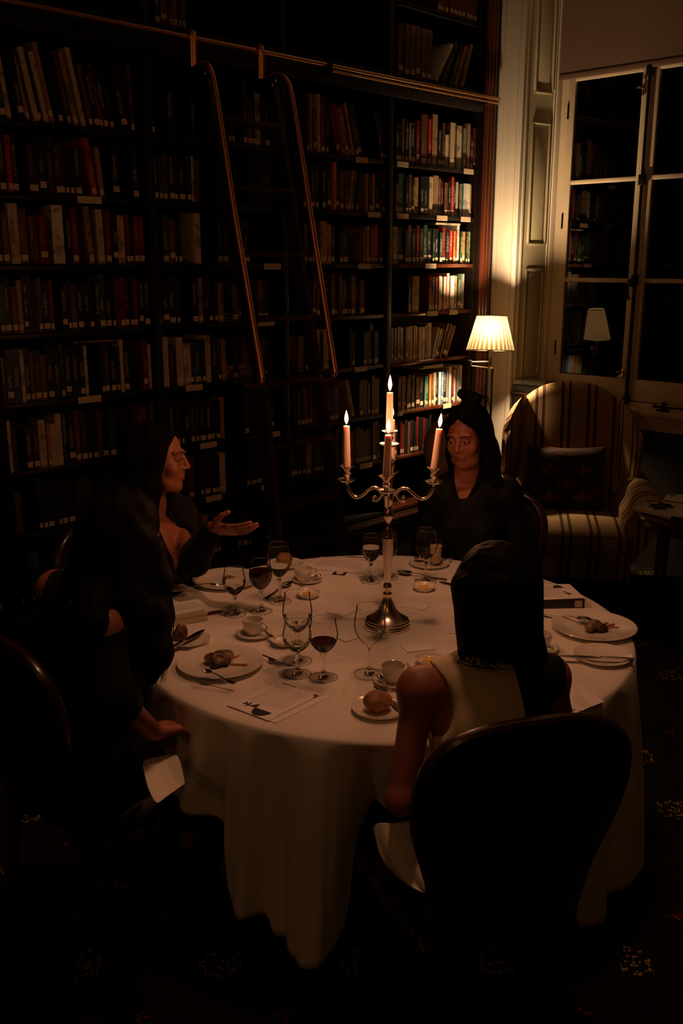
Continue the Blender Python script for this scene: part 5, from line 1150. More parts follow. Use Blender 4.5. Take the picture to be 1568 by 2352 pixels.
spoon('teaspoon', S3(628, 1466, .014), S3(590, 1447, .008), 'teaspoon on the saucer left of the small empty dish', 'spoon', 'spoon', G)
spoon('teaspoon', S3(895, 1590, .014), S3(868, 1558, .01), 'teaspoon on the saucer beside the bare arm', 'spoon', 'spoon', G)
spoon('fork', S3(562, 1495, 0), S3(648, 1531, 0), 'silver fork lying on the cloth right of the front left plate', 'fork', 'fork', G)
spoon('dessert_spoon', S3(540, 1573, .018), S3(462, 1545, .028), 'silver spoon resting in the dessert on the front left plate', 'spoon', 'spoon', G)
spoon('table_knife', S3(384, 1496, .015), S3(470, 1447, .016), 'silver knife across the side plate with dark bread', 'knife', 'knife', G)
spoon('table_knife', S3(862, 1579, .0), S3(945, 1650, .016), 'silver knife leaning on the side plate with the bread roll', 'knife', 'knife', G)
spoon('dessert_spoon', S3(1234, 1412, .002), S3(1362, 1431, .014), 'silver spoon resting on the right dinner plate', 'spoon', 'spoon', G)
spoon('table_knife', S3(1455, 1516, .015), S3(1281, 1508, .014), 'silver knife laid across the empty side plate at the right', 'knife', 'knife', G)
spoon('fork', S3(1240, 1470, 0), S3(1233, 1406, 0), 'silver fork standing out beside the bobbed black hair', 'fork', 'fork', G)
spoon('dessert_spoon', S3(1026, 1333, 0), S3(911, 1318, 0), 'silver spoon lying behind the butter dish at the far side', 'spoon', 'spoon', G)
spoon('table_knife', S3(1068, 1352, 0), S3(1008, 1337, 0), 'silver knife running behind the bobbed black hair', 'knife', 'knife', G)
spoon('teaspoon', S3(1038, 1284, .013), S3(948, 1288, .010), 'teaspoon on the large far saucer', 'spoon', 'spoon', G)

# ------------------------------------------------------------------ paper on the table
def C4(*pts, z=TZ): return [Z2(x, y, z) for x, y in pts]
for pts, lb in ((((749, 1407), (785, 1418), (822, 1401), (786, 1393)), 'blank white card left of the empty tall glass, the farther one'), (((774, 1467), (795, 1476), (824, 1466), (800, 1446)), 'blank white card left of the empty tall glass, the nearer one'),
                (((916, 1394), (976, 1403), (988, 1391), (930, 1382)), 'blank white card right of the candelabrum foot'), (((919, 1483), (935, 1500), (999, 1493), (981, 1476)), 'blank white card in front of the candelabrum foot'), (((1020, 1456), (1070, 1457), (1068, 1434), (1021, 1433)), 'blank white card partly behind the bobbed black hair')):
    quad_sheet('place_card', C4(*pts), TZ, .0035, paper, lb, 'card', 'blank cards round the candelabrum')
def emblem(o, cx_, cy_, s, flip=1, m=None):
    m = m or black_print
    h = disc(cx_, cy_, .17 * s, .15 * s, PI if flip > 0 else 0, 2 * PI if flip > 0 else PI, 16); printed(o, 'printed_emblem', [h, [(cx_ - .17 * s, cy_), (cx_ - .20 * s, cy_ + .10 * s * flip), (cx_ - .30 * s, cy_ - .01 * s)], [(cx_ - .20 * s, cy_ + .10 * s * flip), (cx_ - .31 * s, cy_), (cx_ - .36 * s, cy_ + .10 * s), (cx_ - .36 * s, cy_ - .06 * s)], [(cx_ - .36 * s, cy_ + .02 * s), (cx_ - .43 * s, cy_ + .06 * s), (cx_ - .43 * s, cy_ - .03 * s)]], m)
a = quad_sheet('menu', C4((521, 1622), (617, 1658), (741, 1597), (640, 1566)), TZ + .0022, .0009, menu_paper, 'printed menu sheet with black abstract emblem on top of the front edge stack', 'menu', 'printed menus', wav=.001)
emblem(a, .66, .17, 1.1)
printed(a, 'printed_corner', [[(.90, .93), (.99, .93), (.99, .84), (.96, .84), (.96, .90), (.90, .90)], [(.975, .15), (.98, .15), (.98, .84), (.975, .84)], [(.12, .955), (.45, .955), (.45, .97), (.12, .97)]], maroon_print)
quad_sheet('menu', C4((545, 1626), (633, 1662), (757, 1601), (655, 1570)), TZ + .0003, .0012, paper, 'white sheet under the printed menu at the front edge', 'menu', 'printed menus')
# left book with leaflets
bz = atz(395, 1432, TZ)
bk = thing('book', 'cream-edged hardback under the leaflets on the left of the table', 'book', (0, 0, 0)); 
def slab_book(t, corners_top_px, zt, h, cover, spine_side=None, spine_m=None):
    c = [Vector((*Z2(x, y, zt), 0)) for x, y in corners_top_px]; o = sum(c, Vector()) / 4; t.location = (o.x, o.y, TZ); q = [p - o for p in c]
    def pr(name, k, z0, z1, m):
        bm = BM(); prism(bm, [(p.x * k, p.y * k) for p in q], z0, z1); obj(name, bm, m, t, smooth=False)
    pr('cover', 1.0, 0, .0025, cover); pr('page_block', .97, .0025, h - .0025, page_m if cover is not black_print else paper); pr('cover', 1.0, h - .0025, h, cover)
    if spine_m:
        i, j = spine_side; a, b = q[i], q[j]; n = (b - a).normalized(); out = Vector((n.y, -n.x, 0)); out = out if out.dot(a + b) > 0 else -out
        bm = BM(); prism(bm, [(p.x, p.y) for p in (a, b, b + out * .004, a + out * .004)], 0, h); obj('spine', bm, spine_m, t, smooth=False)
        bm = BM(); u = lambda k, e: a.lerp(b, k) + out * e; prism(bm, [(p.x, p.y) for p in (u(.86, .004), u(.965, .004), u(.965, .0046), u(.86, .0046))], h * .12, h * .88); obj('spine_sticker', bm, label_m, t, smooth=False)
slab_book(bk, ((340, 1425), (398, 1422), (478, 1408), (420, 1385)), TZ + .026, .026, BOOKC['cream'])
TZB = TZ + .0265
a = quad_sheet('menu', [Z2(372, 1420, TZB), Z2(484, 1397, TZB), Z2(455, 1376, TZB), Z2(352, 1392, TZB)], TZB, .0008, menu_paper, 'printed menu lying on the cream-edged book at the left', 'menu', 'printed menus')
a = quad_sheet('menu', C4((385, 1378), (452, 1372), (420, 1358), (376, 1362)), TZB + .001, .0008, paper, 'white leaflet with dark red shape showing behind the book at the left', 'menu', 'printed menus')
printed(a, 'printed_shape', [disc(.22, .45, .30, .35, 0, PI, 12)], maroon_print)
a = quad_sheet('leaflet', C4((420, 1420), (470, 1418), (520, 1403), (470, 1396)), TZ + .0002, .0006, paper, 'white leaflet with dark red disc beside the cream-edged book', 'leaflet')
printed(a, 'printed_disc', [disc(.78, .56, .26, .36)], maroon_print)
# back menus
a = quad_sheet('menu', C4((690, 1305), (838, 1319), (851, 1293), (738, 1280)), TZ + .0014, .0008, menu_paper, 'printed menu sheet lying at the far edge of the table', 'menu', 'printed menus')
a2 = quad_sheet('menu', C4((772, 1281), (905, 1292), (910, 1279), (790, 1277)), TZ + .0003, .0006, paper, 'menu sheet with black emblem reaching the far edge, under the other', 'menu', 'printed menus')
printed(a2, 'printed_emblem', [disc(.22, .45, .20, .30, 0, PI, 12), [(.4, .45), (.5, .7), (.55, .5)], [(.55, .5), (.62, .7), (.66, .45)]], black_print)
a = quad_sheet('leaflet', C4((722, 1318), (795, 1325), (805, 1314), (735, 1310)), TZ + .0001, .0006, paper, 'narrow printed leaflet in front of the far menu', 'leaflet')
printed(a, 'printed_frame', [[(.50, .15), (.92, .15), (.92, .85), (.50, .85)]], black_print, .0003); printed(a, 'printed_panel', [disc(.71, .85, .13, .55, PI, 2 * PI, 12)], paper_dim, .0008)
# right book and menu
bk = thing('book', 'thick black-spined hardback with a library sticker, right of the bobbed hair', 'book')
HB = .030; slab_book(bk, ((1180, 1380), (1342, 1376), (1302, 1343), (1165, 1340)), TZ + HB, HB, black_print, (0, 1), BOOKC['black'])
ZB = TZ + HB + .0005
a = quad_sheet('menu', [Z2(1342, 1374, ZB), Z2(1308, 1342, ZB), Z2(1200, 1342, ZB), Z2(1200, 1380, ZB)], ZB, .0008, menu_paper, 'printed menu with black emblem lying on the black-spined book', 'menu', 'printed menus')
printed(a, 'printed_emblem', [disc(.72, .30, .20, .10, -PI / 2, PI / 2, 14), [(.50, .24), (.42, .28), (.40, .20)], [(.40, .20), (.30, .27), (.32, .13)], [(.31, .2), (.24, .22), (.26, .14)]], black_print)
quad_sheet('menu', C4((1318, 1640), (1356, 1625), (1388, 1612), (1330, 1572)), TZ + .0003, .001, paper, 'blank corner of a paper sheet at the right front edge', 'menu', 'printed menus')
quad_sheet('menu', C4((1310, 1630), (1338, 1634), (1360, 1622), (1316, 1580)), TZ + .0015, .001, menu_paper, 'upper paper sheet beside the black top at the right front edge', 'menu', 'printed menus')

# ------------------------------------------------------------------ balloon-back dining chairs
HWZ = [(.44, .163), (.49, .167), (.55, .175), (.60, .185), (.65, .200), (.70, .216), (.75, .228), (.80, .233), (.85, .231), (.89, .219), (.918, .200), (.94, .173), (.956, .134), (.966, .075), (.968, 0)]
def dining_chair(loc, rz, label):
    t = thing('dining_chair', label, 'chair', loc, rz, 'black balloon-back dining chairs')
    yb = lambda z: -.115 - .075 * (z - .46) / .48
    half = [Vector((w_, yb(z), z)) for z, w_ in HWZ]; ring = half + [Vector((-p.x, p.y, p.z)) for p in half[::-1][1:]]
    ring = smoothpath(ring, 3)
    bm = BM(); tube(bm, ring, .015, 10, flat=1.25); obj('back_frame', bm, wood_dark, t)
    rows = []
    for k in range(13):
        v = k / 12; z = .455 + (.963 - .455) * v; w_ = max(.02, np.interp(z, [a for a, b in HWZ], [b for a, b in HWZ]) - .006)
        rows.append([(-w_ + 2 * w_ * i / 16, yb(z) - .022 * (1 - (i / 8 - 1) ** 2) ** .5 * (1 - (2 * v - 1) ** 4) ** .5 * .9, z) for i in range(17)])
    sheet('back_pad', rows, leather, t, thick=.006)
    rows2 = [[(x, 2 * yb(z) - y + .0, z) for x, y, z in r] for r in rows]; sheet('front_pad', rows2, leather, t, thick=.006)
    bm = BM()
    for p in ring[::3]: bmesh.ops.create_icosphere(bm, subdivisions=1, radius=.0035, matrix=Matrix.Translation((p.x * .935, p.y - .012, .46 + (p.z - .46) * .965)))
    tag(obj('nailheads', bm, brass, t), kind='stuff')
    F_ = Field((-.28, -.2, .34), (.28, .40, .56), .008)
    for x in (-.15, .15): F_.cap((x * .9, -.07, .415), (x * 1.1, .28, .42), .042, .046, k=.05)
    F_.ell((0, .11, .425), (.20, .22, .045), k=.05); F_.mesh('seat', leather, t, smooth=2)
    bm = BM(); rail = smoothpath([(-.17, -.11, .385), (-.205, .28, .385), (-.15, .33, .385), (.15, .33, .385), (.205, .28, .385), (.17, -.11, .385)], 6); tube(bm, rail, .020, 8, flat=1.4); obj('seat_rail', bm, wood_dark, t)
    bm = BM()
    for p in smoothpath([(-.18, -.11, .41), (-.222, .28, .41), (-.16, .345, .41), (.16, .345, .41), (.222, .28, .41), (.18, -.11, .41)], 9): bmesh.ops.create_icosphere(bm, subdivisions=1, radius=.0035, matrix=Matrix.Translation(p))
    tag(obj('nailheads', bm, brass, t), kind='stuff')
    for sx in (-1, 1):
        bm = BM(); tube(bm, smoothpath([(sx * .19, .29, .39), (sx * .197, .30, .25), (sx * .19, .30, .08), (sx * .195, .31, 0.008)], 4), [.022 - .0008 * i for i in range(13)], 10); obj('leg', bm, wood_dark, t)
        bm = BM(); tube(bm, smoothpath([(sx * .160, -.115, .46), (sx * .168, -.11, .36), (sx * .17, -.14, .18), (sx * .18, -.21, 0.008)], 4), [.021 - .0006 * i for i in range(13)], 10); obj('leg', bm, wood_dark, t)
    return t

# ------------------------------------------------------------------ people
def frame(face, up=(0, 0, 1), roll=0.0):
    y = Vector(face).normalized(); x = y.cross(Vector(up)).normalized(); z = x.cross(y); m = Matrix((x, y, z)).transposed()
    return m @ Matrix.Rotation(roll, 3, 'Y')
def head_prims(F, c, M, k=.012):
    P = lambda *p: np.array(c + M @ Vector(p)); MM = np.array(M)
    F.ell(P(0, -.018, .032), (.073, .092, .084), MM, k=k); F.ell(P(0, .022, -.028), (.056, .066, .080), MM, k=.02)
    F.cap(P(-.030, .040, -.078), P(.030, .040, -.078), .024, k=.02); F.ell(P(0, .062, -.090), (.022, .018, .018), MM, k=.022)
    for s in (-1, 1):
        F.ell(P(s * .036, .056, -.022), (.024, .022, .026), MM, k=.014); F.cap(P(s * .012, .080, .030), P(s * .044, .068, .031), .0075, .006, k=.010)
        F.ell(P(s * .030, .094, .010), (.016, .013, .010), MM, k=.010, sub=True); F.ell(P(s * .030, .074, .009), (.0135, .0120, .0105), MM, k=.003)
        F.ell(P(s * .075, -.004, .0), (.008, .016, .028), MM, k=.006)
    F.cap(P(0, .083, .016), P(0, .101, -.018), .0065, .0095, k=.008)
    for s in (-1, 1): F.ell(P(s * .011, .092, -.023), (.007, .009, .006), MM, k=.005)
    F.ell(P(0, .082, -.050), (.021, .008, .0055), MM, k=.005); F.ell(P(0, .078, -.060), (.017, .0080, .006), MM, k=.009); F.cap(P(-.019, .089, -.0552), P(.019, .089, -.0552), .0022, k=.002, sub=True)
def hand_prims(F, W, d, n, th, curl=.25, spread=1.0, tcurl=.3, s=.93):
    W, d, n, th = (Vector(v) for v in (W, d, n, th)); d = d.normalized(); th = (th - d * th.dot(d)).normalized(); n = d.cross(th) if n.dot(d.cross(th)) > 0 else -d.cross(th)
    L = [(.042, .026, .021), (.046, .029, .022), (.043, .027, .021), (.034, .021, .018)]
    for i, o_ in enumerate((.029, .010, -.009, -.026)):
        o_ *= s; K = W + d * (.088 - .004 * abs(i - 1)) * s + th * o_
        F.cap(W + d * .012 + th * o_ * .6, K, .0135 * s, .0105 * s, k=.014)
        dd = (d + th * o_ * 3.2 * spread).normalized(); p = K; r = .0092 * s - .0004 * (i == 3)
        for j, l_ in enumerate(L[i]):
            ax = dd.cross(n).normalized(); dd = Matrix.Rotation(curl * (.8 + .25 * i) * (1 if j else .7), 3, ax) @ dd; q = p + dd * l_ * s; F.cap(p, q, r, r * .9, k=.003); p = q; r *= .92
    p = W + d * .020 * s + th * .018 * s; q = p + (d * .55 + th * .75 + n * .25).normalized() * .042 * s; F.cap(p, q, .014 * s, .0115 * s, k=.012)
    r_2 = q + (d * .8 + th * .45 + n * tcurl).normalized() * .032 * s; F.cap(q, r_2, .0112 * s, .0100 * s, k=.004); F.cap(r_2, r_2 + (d * .95 + th * .1 + n * tcurl).normalized() * .026 * s, .0100 * s, .0082 * s, k=.004)
def torso_prims(F, J, g=0.0, bust=True, k=.04):
    pe, ch, nk = J['pelvis'], J['chest'], J['neck']; wa = pe.lerp(ch, .5); X = J['tx']; tz = (ch - pe).normalized(); ty = tz.cross(X).normalized(); MM = np.array(Matrix((X, ty, tz)).transposed())
    F.ell(pe, (.165 + g, .125 + g, .12 + g), MM, k=k); F.ell(wa, (.125 + g, .090 + g, .13 + g), MM, k=k); F.ell(ch, (.140 + g, .095 + g, .135 + g), MM, k=k)
    F.cap(J['shL'], J['shR'], .042 + g, k=k); F.cap(J['shL'], nk, .032 + g, .036 + g, k=k); F.cap(J['shR'], nk, .032 + g, .036 + g, k=k)
    if bust:
        for s in (-1, 1): F.ell(ch + X * s * .066 + ty * .072 - tz * .02, (.048 + g, .040 + g, .048 + g), MM, k=.035)
def arm_prims(F, J, sd, g=0.0, upto=1.0, fore=1.0):
    s, e, w_ = J['sh' + sd], J['el' + sd], J['wr' + sd]; F.ell(s, (.043 + g,) * 3, k=.03); F.cap(s, s.lerp(e, min(upto, 1)), .039 + g, .032 + g, k=.025)
    if fore > 0: F.cap(e, e.lerp(w_, fore), .033 + g, .024 + g * .8, k=.02)
def leg_prims(F, J, g=0.0):
    for s, sd in ((-1, 'L'), (1, 'R')):
        hp = J['pelvis'] + J['tx'] * s * .088 + Vector((0, .02, -.01)); kn = J['kn' + sd]; an = J['an' + sd]
        F.cap(hp, kn, .082 + g, .056 + g, k=.03); F.cap(kn, an, .052 + g, .034 + g, k=.02)
        F.cap(an + Vector((0, -.02, -.04)), an + Vector((0, .15, -.052)), .030, .022, k=.02)
def bounds(J, ex=.16):
    P = np.array([list(J[k]) for k in J if isinstance(J[k], Vector) and k != 'tx' and len(J[k]) == 3 and not k.startswith('d_')]); return P.min(0) - ex, P.max(0) + ex
def face_parts(t, c, M, up_lid=.0):
    P = lambda *p: c + M @ Vector(p)
    for s in (-1, 1):
        bm = BM(); bmesh.ops.create_uvsphere(bm, u_segments=14, v_segments=8, radius=1.0)
        for v in bm.verts: v.co = P(s * .030 + v.co.x * .0125, .0865 + v.co.y * .0022, .0085 + v.co.z * .0040)
        obj('eye', bm, eyewhite_m, t)
        bm = BM(); bmesh.ops.create_uvsphere(bm, u_segments=12, v_segments=8, radius=1.0)
        for v in bm.verts: v.co = P(s * .030 + v.co.x * .0050 - .001, .0880 + v.co.y * .0014, .0085 + v.co.z * .0040)
        obj('iris', bm, eye_m, t)
        bm = BM(); tube(bm, smoothpath([P(s * .017, .0885, .0105), P(s * .030, .0905, .0138), P(s * .044, .0840, .0112)], 4), .0013, 6); obj('lashes', bm, hair_m, t)
        bm = BM(); tube(bm, smoothpath([P(s * .013, .0895, .0300), P(s * .028, .0870, .0350), P(s * .047, .0755, .0310)], 5), [.0026 - .0001 * i for i in range(11)], 6); obj('eyebrow', bm, brow_m, t)
    bm = BM(); v1 = bmesh.ops.create_uvsphere(bm, u_segments=18, v_segments=8, radius=1.0)['verts']
    for v in v1: v.co = P(v.co.x * .0205, .0860 + v.co.y * .0052 - abs(v.co.x) * .004, -.0500 + v.co.z * .0046 - abs(v.co.x) * .001)
    v2 = bmesh.ops.create_uvsphere(bm, u_segments=18, v_segments=8, radius=1.0)['verts']
    for v in v2: v.co = P(v.co.x * .0170, .0845 + v.co.y * .0058 - abs(v.co.x) * .003, -.0605 + v.co.z * .0052)
    obj('lips', bm, lips_m, t)
def strands(t, lst, m, rad=.0012, name='stray_hair'):
    bm = BM()
    for pts in lst: sp_ = smoothpath(pts, 5); tube(bm, sp_, [rad * (1 - .7 * i / len(sp_)) for i in range(len(sp_))], 5)
    tag(obj(name, bm, m, t), kind='stuff')
def root(label, p, ang):
    t = thing('person', label, 'person', (p[0], p[1], 0), ang - PI / 2); bpy.context.view_layer.update(); return t
def loc_of(t):
    M = (Matrix.Translation(t.location) @ Matrix.Rotation(t.rotation_euler.z, 4, 'Z')).inverted()
    return lambda px, py, tt: M @ att(px, py, tt)
def dirl(t, ang, pitch=0.0):
    """world compass angle -> local direction"""
    a = ang - t.rotation_euler.z; return Vector((math.cos(a) * math.cos(pitch), math.sin(a) * math.cos(pitch), math.sin(pitch)))
def std(J):
    J.setdefault('tx', Vector((1, 0, 0))); J.setdefault('pelvis', Vector((0, 0, .565)))
    for s, sd in ((-1, 'L'), (1, 'R')):
        J.setdefault('kn' + sd, Vector((s * .10, .43, .50))); J.setdefault('an' + sd, Vector((s * .10, .44, .095)))
    return J
def trousers(t, J):
    lo, hi = bounds({k: J[k] for k in ('pelvis', 'knL', 'knR', 'anL', 'anR')}, .15); F = Field(lo, hi, .009); F.ell(J['pelvis'] - Vector((0, 0, .02)), (.175, .135, .10), k=.03)
    for s, sd in ((-1, 'L'), (1, 'R')):
        hp = J['pelvis'] + Vector((s * .088, .02, -.01)); F.cap(hp, J['kn' + sd], .09, .068, k=.03); F.cap(J['kn' + sd], J['an' + sd] + Vector((0, 0, .04)), .064, .05, k=.02)
    return F.mesh('trousers', cloth_black, t)
def body(t, J, hM, hands, h=.0045):
    trousers(t, J)
    lo, hi = bounds(J); F = Field(lo, hi, h); torso_prims(F, J); F.cap(J['neck'], J['head'] + hM @ Vector((0, -.01, -.04)), .050, .046, k=.02)
    for sd in 'LR': arm_prims(F, J, sd)
    leg_prims(F, J, -.006); head_prims(F, J['head'], hM)
    for a in hands: hand_prims(F, *a[0], **a[1])
    return F.mesh('body', skin, t, smooth=1)

# ---- D: seated nearest the camera on the right, back turned
angD = math.atan2(.869, .494)
pD = att(1135, 1600, 2.15)
D = root('person with black bob seen from behind, cream and black sleeveless top', (pD.x, pD.y), angD)
hM = frame(dirl(D, angD + .12, -.18)); JD = std(dict(pelvis=Vector((0.015, -.01, .565)), chest=Vector((.012, .045, .835)), neck=Vector((.020, .085, .985)), head=Vector((.034, .095, 1.135)), shL=Vector((-.152, .070, .935)), shR=Vector((.168, .065, .928)),
    elL=Vector((-.218, .000, .705)), wrL=Vector((-.14, .19, .63)), elR=Vector((.235, .06, .70)), wrR=Vector((.17, .26, .66))))
body(D, JD, hM, [((JD['wrL'], (.25, .95, -.12), (0, 0, -1), (1, 0, 0)), dict(curl=.2)), ((JD['wrR'], (-.25, .95, -.12), (0, 0, -1), (-1, 0, 0)), dict(curl=.2))])
bi = bpy.data.materials.new('two_tone_knit'); bi.use_nodes = True; nt = bi.node_tree; b_ = nt.nodes['Principled BSDF']; b_.inputs['Roughness'].default_value = .8; b_.inputs['Specular IOR Level'].default_value = .2
tc1 = nt.nodes.new('ShaderNodeTexCoord'); sx_ = nt.nodes.new('ShaderNodeSeparateXYZ'); gt = nt.nodes.new('ShaderNodeMath'); gt.operation = 'GREATER_THAN'; gt.inputs[1].default_value = .058; mx_ = nt.nodes.new('ShaderNodeMix'); mx_.data_type = 'RGBA'
mx_.inputs[6].default_value = (.70, .58, .40, 1); mx_.inputs[7].default_value = (.008, .008, .009, 1); nt.links.new(tc1.outputs['Object'], sx_.inputs[0]); nt.links.new(sx_.outputs[0], gt.inputs[0]); nt.links.new(gt.outputs[0], mx_.inputs[0]); nt.links.new(mx_.outputs[2], b_.inputs['Base Color'])
lo, hi = bounds({k: JD[k] for k in ('pelvis', 'chest', 'neck', 'shL', 'shR')}, .2); F = Field(lo, hi, .0045); torso_prims(F, JD, .0085)
F.cap(JD['neck'] - Vector((0, 0, .02)), JD['neck'] + Vector((0, .01, .018)), .060, .058, k=.02)
F.cap(Vector((-.215, -.14, .915)), Vector((-.215, .20, .915)), .120, .120, k=.006, sub=True); F.cap((.290, -.14, .93), (.290, .20, .93), .100, .100, k=.006, sub=True)
F.cap(JD['neck'] + Vector((0, .01, .012)), JD['neck'] + Vector((0, .03, .2)), .062, k=.003, sub=True)
F.mesh('sleeveless_top', bi, D, smooth=1)
c = JD['head']; P = lambda *p: c + hM @ Vector(p); F = Field(c - Vector((.18, .18, .2)), c + Vector((.18, .18, .18)), .004); MM = np.array(hM)
F.ell(P(-.004, -.022, .030), (.086, .104, .098), MM, k=.02)
for i in range(15):
    a = math.radians(-205 + i * 230 / 14 + 90 - 90); x, y = .071 * math.cos(a) - .005, -.018 + .084 * math.sin(a); F.cap(P(x, y, .03), P(x * 1.12, y * 1.02 - .004, -.106 - .008 * math.sin(i * 2.1)), .026, .016, k=.022)
F.ell(P(0, .095, -.03), (.062, .06, .085), MM, k=.02, sub=True)
F.wobble(.0012, 120, .9); F.mesh('bobbed_hair', hair_m, D, smooth=1)
rr = random.Random(11); strands(D, [[P(.092 * math.cos(a), -.018 + .098 * math.sin(a), -.085), P(.099 * math.cos(a), -.018 + .105 * math.sin(a), -.125), P(.094 * math.cos(a + .15) * (1 + rr.uniform(-.1, .15)), -.018 + .10 * math.sin(a), -.142), P(.080 * math.cos(a + .3), -.018 + .085 * math.sin(a + .2), -.150)] for a in [math.radians(-200 + rr.uniform(0, 220)) for _ in range(46)]], hair_m, .0022)
chD = dining_chair((pD.x - .494 * .018 - .869 * .018, pD.y - .869 * .018 + .494 * .018, 0), angD - PI / 2, 'black balloon-back chair with its broad back to the camera at the right')
# white napkin gathered over the lap and hanging beside the chair
def px_rows(rws, sl=0.0):
    n = len(rws) - 1; return [[att(q[0], q[1], q[2] + sl * (.5 - i / n)) for q in r] for i, r in enumerate(rws)]
R0 = [[(852, 1897, 2.30), (868, 1888, 2.26), (884, 1888, 2.22), (900, 1890, 2.2), (925, 1885, 2.17), (952, 1880, 2.15)],
      [(862, 1925, 2.28), (872, 1922, 2.25), (888, 1925, 2.20), (905, 1935, 2.2), (932, 1935, 2.17), (962, 1935, 2.15)],
      [(868, 1955, 2.26), (880, 1958, 2.24), (895, 1962, 2.19), (914, 1960, 2.21), (942, 1965, 2.16), (975, 1965, 2.15)],
      [(880, 1980, 2.25), (894, 1988, 2.23), (908, 1992, 2.18), (926, 1990, 2.20), (950, 1990, 2.15), (982, 1990, 2.14)],
      [(905, 2010, 2.24), (914, 2016, 2.22), (926, 2020, 2.17), (942, 2018, 2.19), (960, 2016, 2.15), (984, 2016, 2.14)],
      [(935, 2035, 2.22), (942, 2040, 2.20), (950, 2042, 2.17), (960, 2042, 2.18), (970, 2040, 2.16), (984, 2042, 2.15)],
      [(965, 2048, 2.20), (968, 2050, 2.19), (972, 2051, 2.18), (976, 2051, 2.18), (980, 2050, 2.17), (985, 2050, 2.16)]]
ctr = att(920, 1950, 2.2)
napkin_m = mat('napkin_linen', (.80, .74, .64), .85, bump=.25, bscale=500)
o = sheet('napkin', [[p - ctr for p in r] for r in px_rows(R0, .13)], napkin_m, thick=.0015, sub=2); o.location = ctr; tag(o, 'white napkin gathered beside the lap of the person with the black bob', 'napkin', 'white napkins')
ctr = att(925, 1855, 2.15); R0 = [[(916, 1826, 2.16), (930, 1823, 2.14), (942, 1826, 2.13)], [(908, 1850, 2.17), (926, 1850, 2.14), (944, 1852, 2.13)], [(916, 1868, 2.17), (928, 1872, 2.14), (942, 1870, 2.13)], [(924, 1876, 2.16), (928, 1878, 2.15), (933, 1876, 2.14)]]
# a corner of the same napkin folded up
q = sheet('folded_corner', [[p - o.location for p in r] for r in px_rows(R0)], napkin_m, o, thick=.0015, sub=2)

# ---- A: far right, facing us, hair up in a bun with loose lengths
angA = math.radians(-150); pA = att(1092, 1150, 3.78)
A = root('person with hair in a bun and black shirt, at the far side', (pA.x, pA.y), angA); LA = loc_of(A)
hM = frame(dirl(A, math.radians(-166), -.20), roll=.05)
hd = LA(1072, 1004, 3.70); JA = std(dict(chest=Vector((hd.x * .6, .02, .88)), neck=Vector((hd.x, hd.y - .045, 1.065)), head=hd, shL=Vector((-.138 + hd.x * .5, -.02, .985)), shR=Vector((.142 + hd.x * .5, .02, .985)),
    elL=Vector((-.20, .02, .745)), wrL=Vector((-.07, .20, .63)), elR=Vector((.20, .03, .745)), wrR=Vector((.07, .22, .64))))
body(A, JA, hM, [((JA['wrL'], (.9, .4, -.05), (0, 0, -1), (0, 1, 0)), dict(curl=.3)), ((JA['wrR'], (-.9, .35, -.05), (0, 0, -1), (0, 1, 0)), dict(curl=.3))], h=.0036)
face_parts(A, hd, hM)
lo, hi = bounds({k: JA[k] for k in ('pelvis', 'chest', 'neck', 'shL', 'shR', 'elL', 'elR', 'wrL', 'wrR')}, .14); F = Field(lo, hi, .0055); torso_prims(F, JA, .014)
for sd in 'LR': arm_prims(F, JA, sd, .014, 1, .86)
F.cap(JA['neck'] + Vector((0, -.02, -.02)), JA['neck'] + Vector((0, -.03, .015)), .066, .060, k=.01); F.cap(JA['neck'] + Vector((0, .0, -.03)), JA['neck'] + Vector((0, .0, .1)), .052, .056, k=.003, sub=True)
F.cap(JA['neck'] + Vector((0, .060, .05)), JA['neck'] + Vector((0, .085, -.10)), .064, .022, k=.004, sub=True)
F.mesh('shirt', satin_black, A, smooth=1)
bm = BM()
for s in (-1, 1):
    n0 = JA['neck']; c_ = [n0 + Vector((s * .045, -.05, .030)), n0 + Vector((s * .062, .02, .018)), n0 + Vector((s * .045, .085, -.03)), n0 + Vector((s * .018, .105, -.085))]; tube(bm, smoothpath(c_, 6), .010, 8, flat=.5)
obj('collar', bm, satin_black, A)
c = hd; P = lambda *p: c + hM @ Vector(p); MM = np.array(hM); F = Field(c - Vector((.2, .24, .33)), c + Vector((.2, .2, .22)), .0045)
F.ell(P(0, -.032, .040), (.082, .096, .090), MM, k=.02); F.ell(P(0, .070, .012), (.054, .060, .066), MM, k=.008, sub=True)
for s in (-1, 1):
    F.cap(P(s * .020, .066, .104), P(s * .066, .038, .060), .016, .014, k=.015); F.cap(P(s * .068, .030, .050), P(s * .074, .012, -.02), .012, .008, k=.012)
    F.cap(P(s * .060, -.030, .03), P(s * .078, -.035, -.10), .034, .034, k=.03)
F.cap(P(.0, -.06, .0), P(0, -.075, -.12), .055, .055, k=.03)
F.cap(P(-.070, -.030, -.06), P(-.098, -.01, -.20), .036, .030, k=.03); F.cap(P(-.098, -.01, -.20), P(-.10, .0, -.27), .028, .016, k=.02); F.cap(P(.075, -.04, -.08), P(.085, -.05, -.17), .03, .02, k=.03)
F.ell(P(-.006, -.055, .138), (.036, .036, .030), MM, k=.012); F.cap(P(-.035, -.05, .14), P(.03, -.06, .155), .020, k=.01)
F.wobble(.0012, 110, .3); F.mesh('hair', hair_m, A, smooth=1)
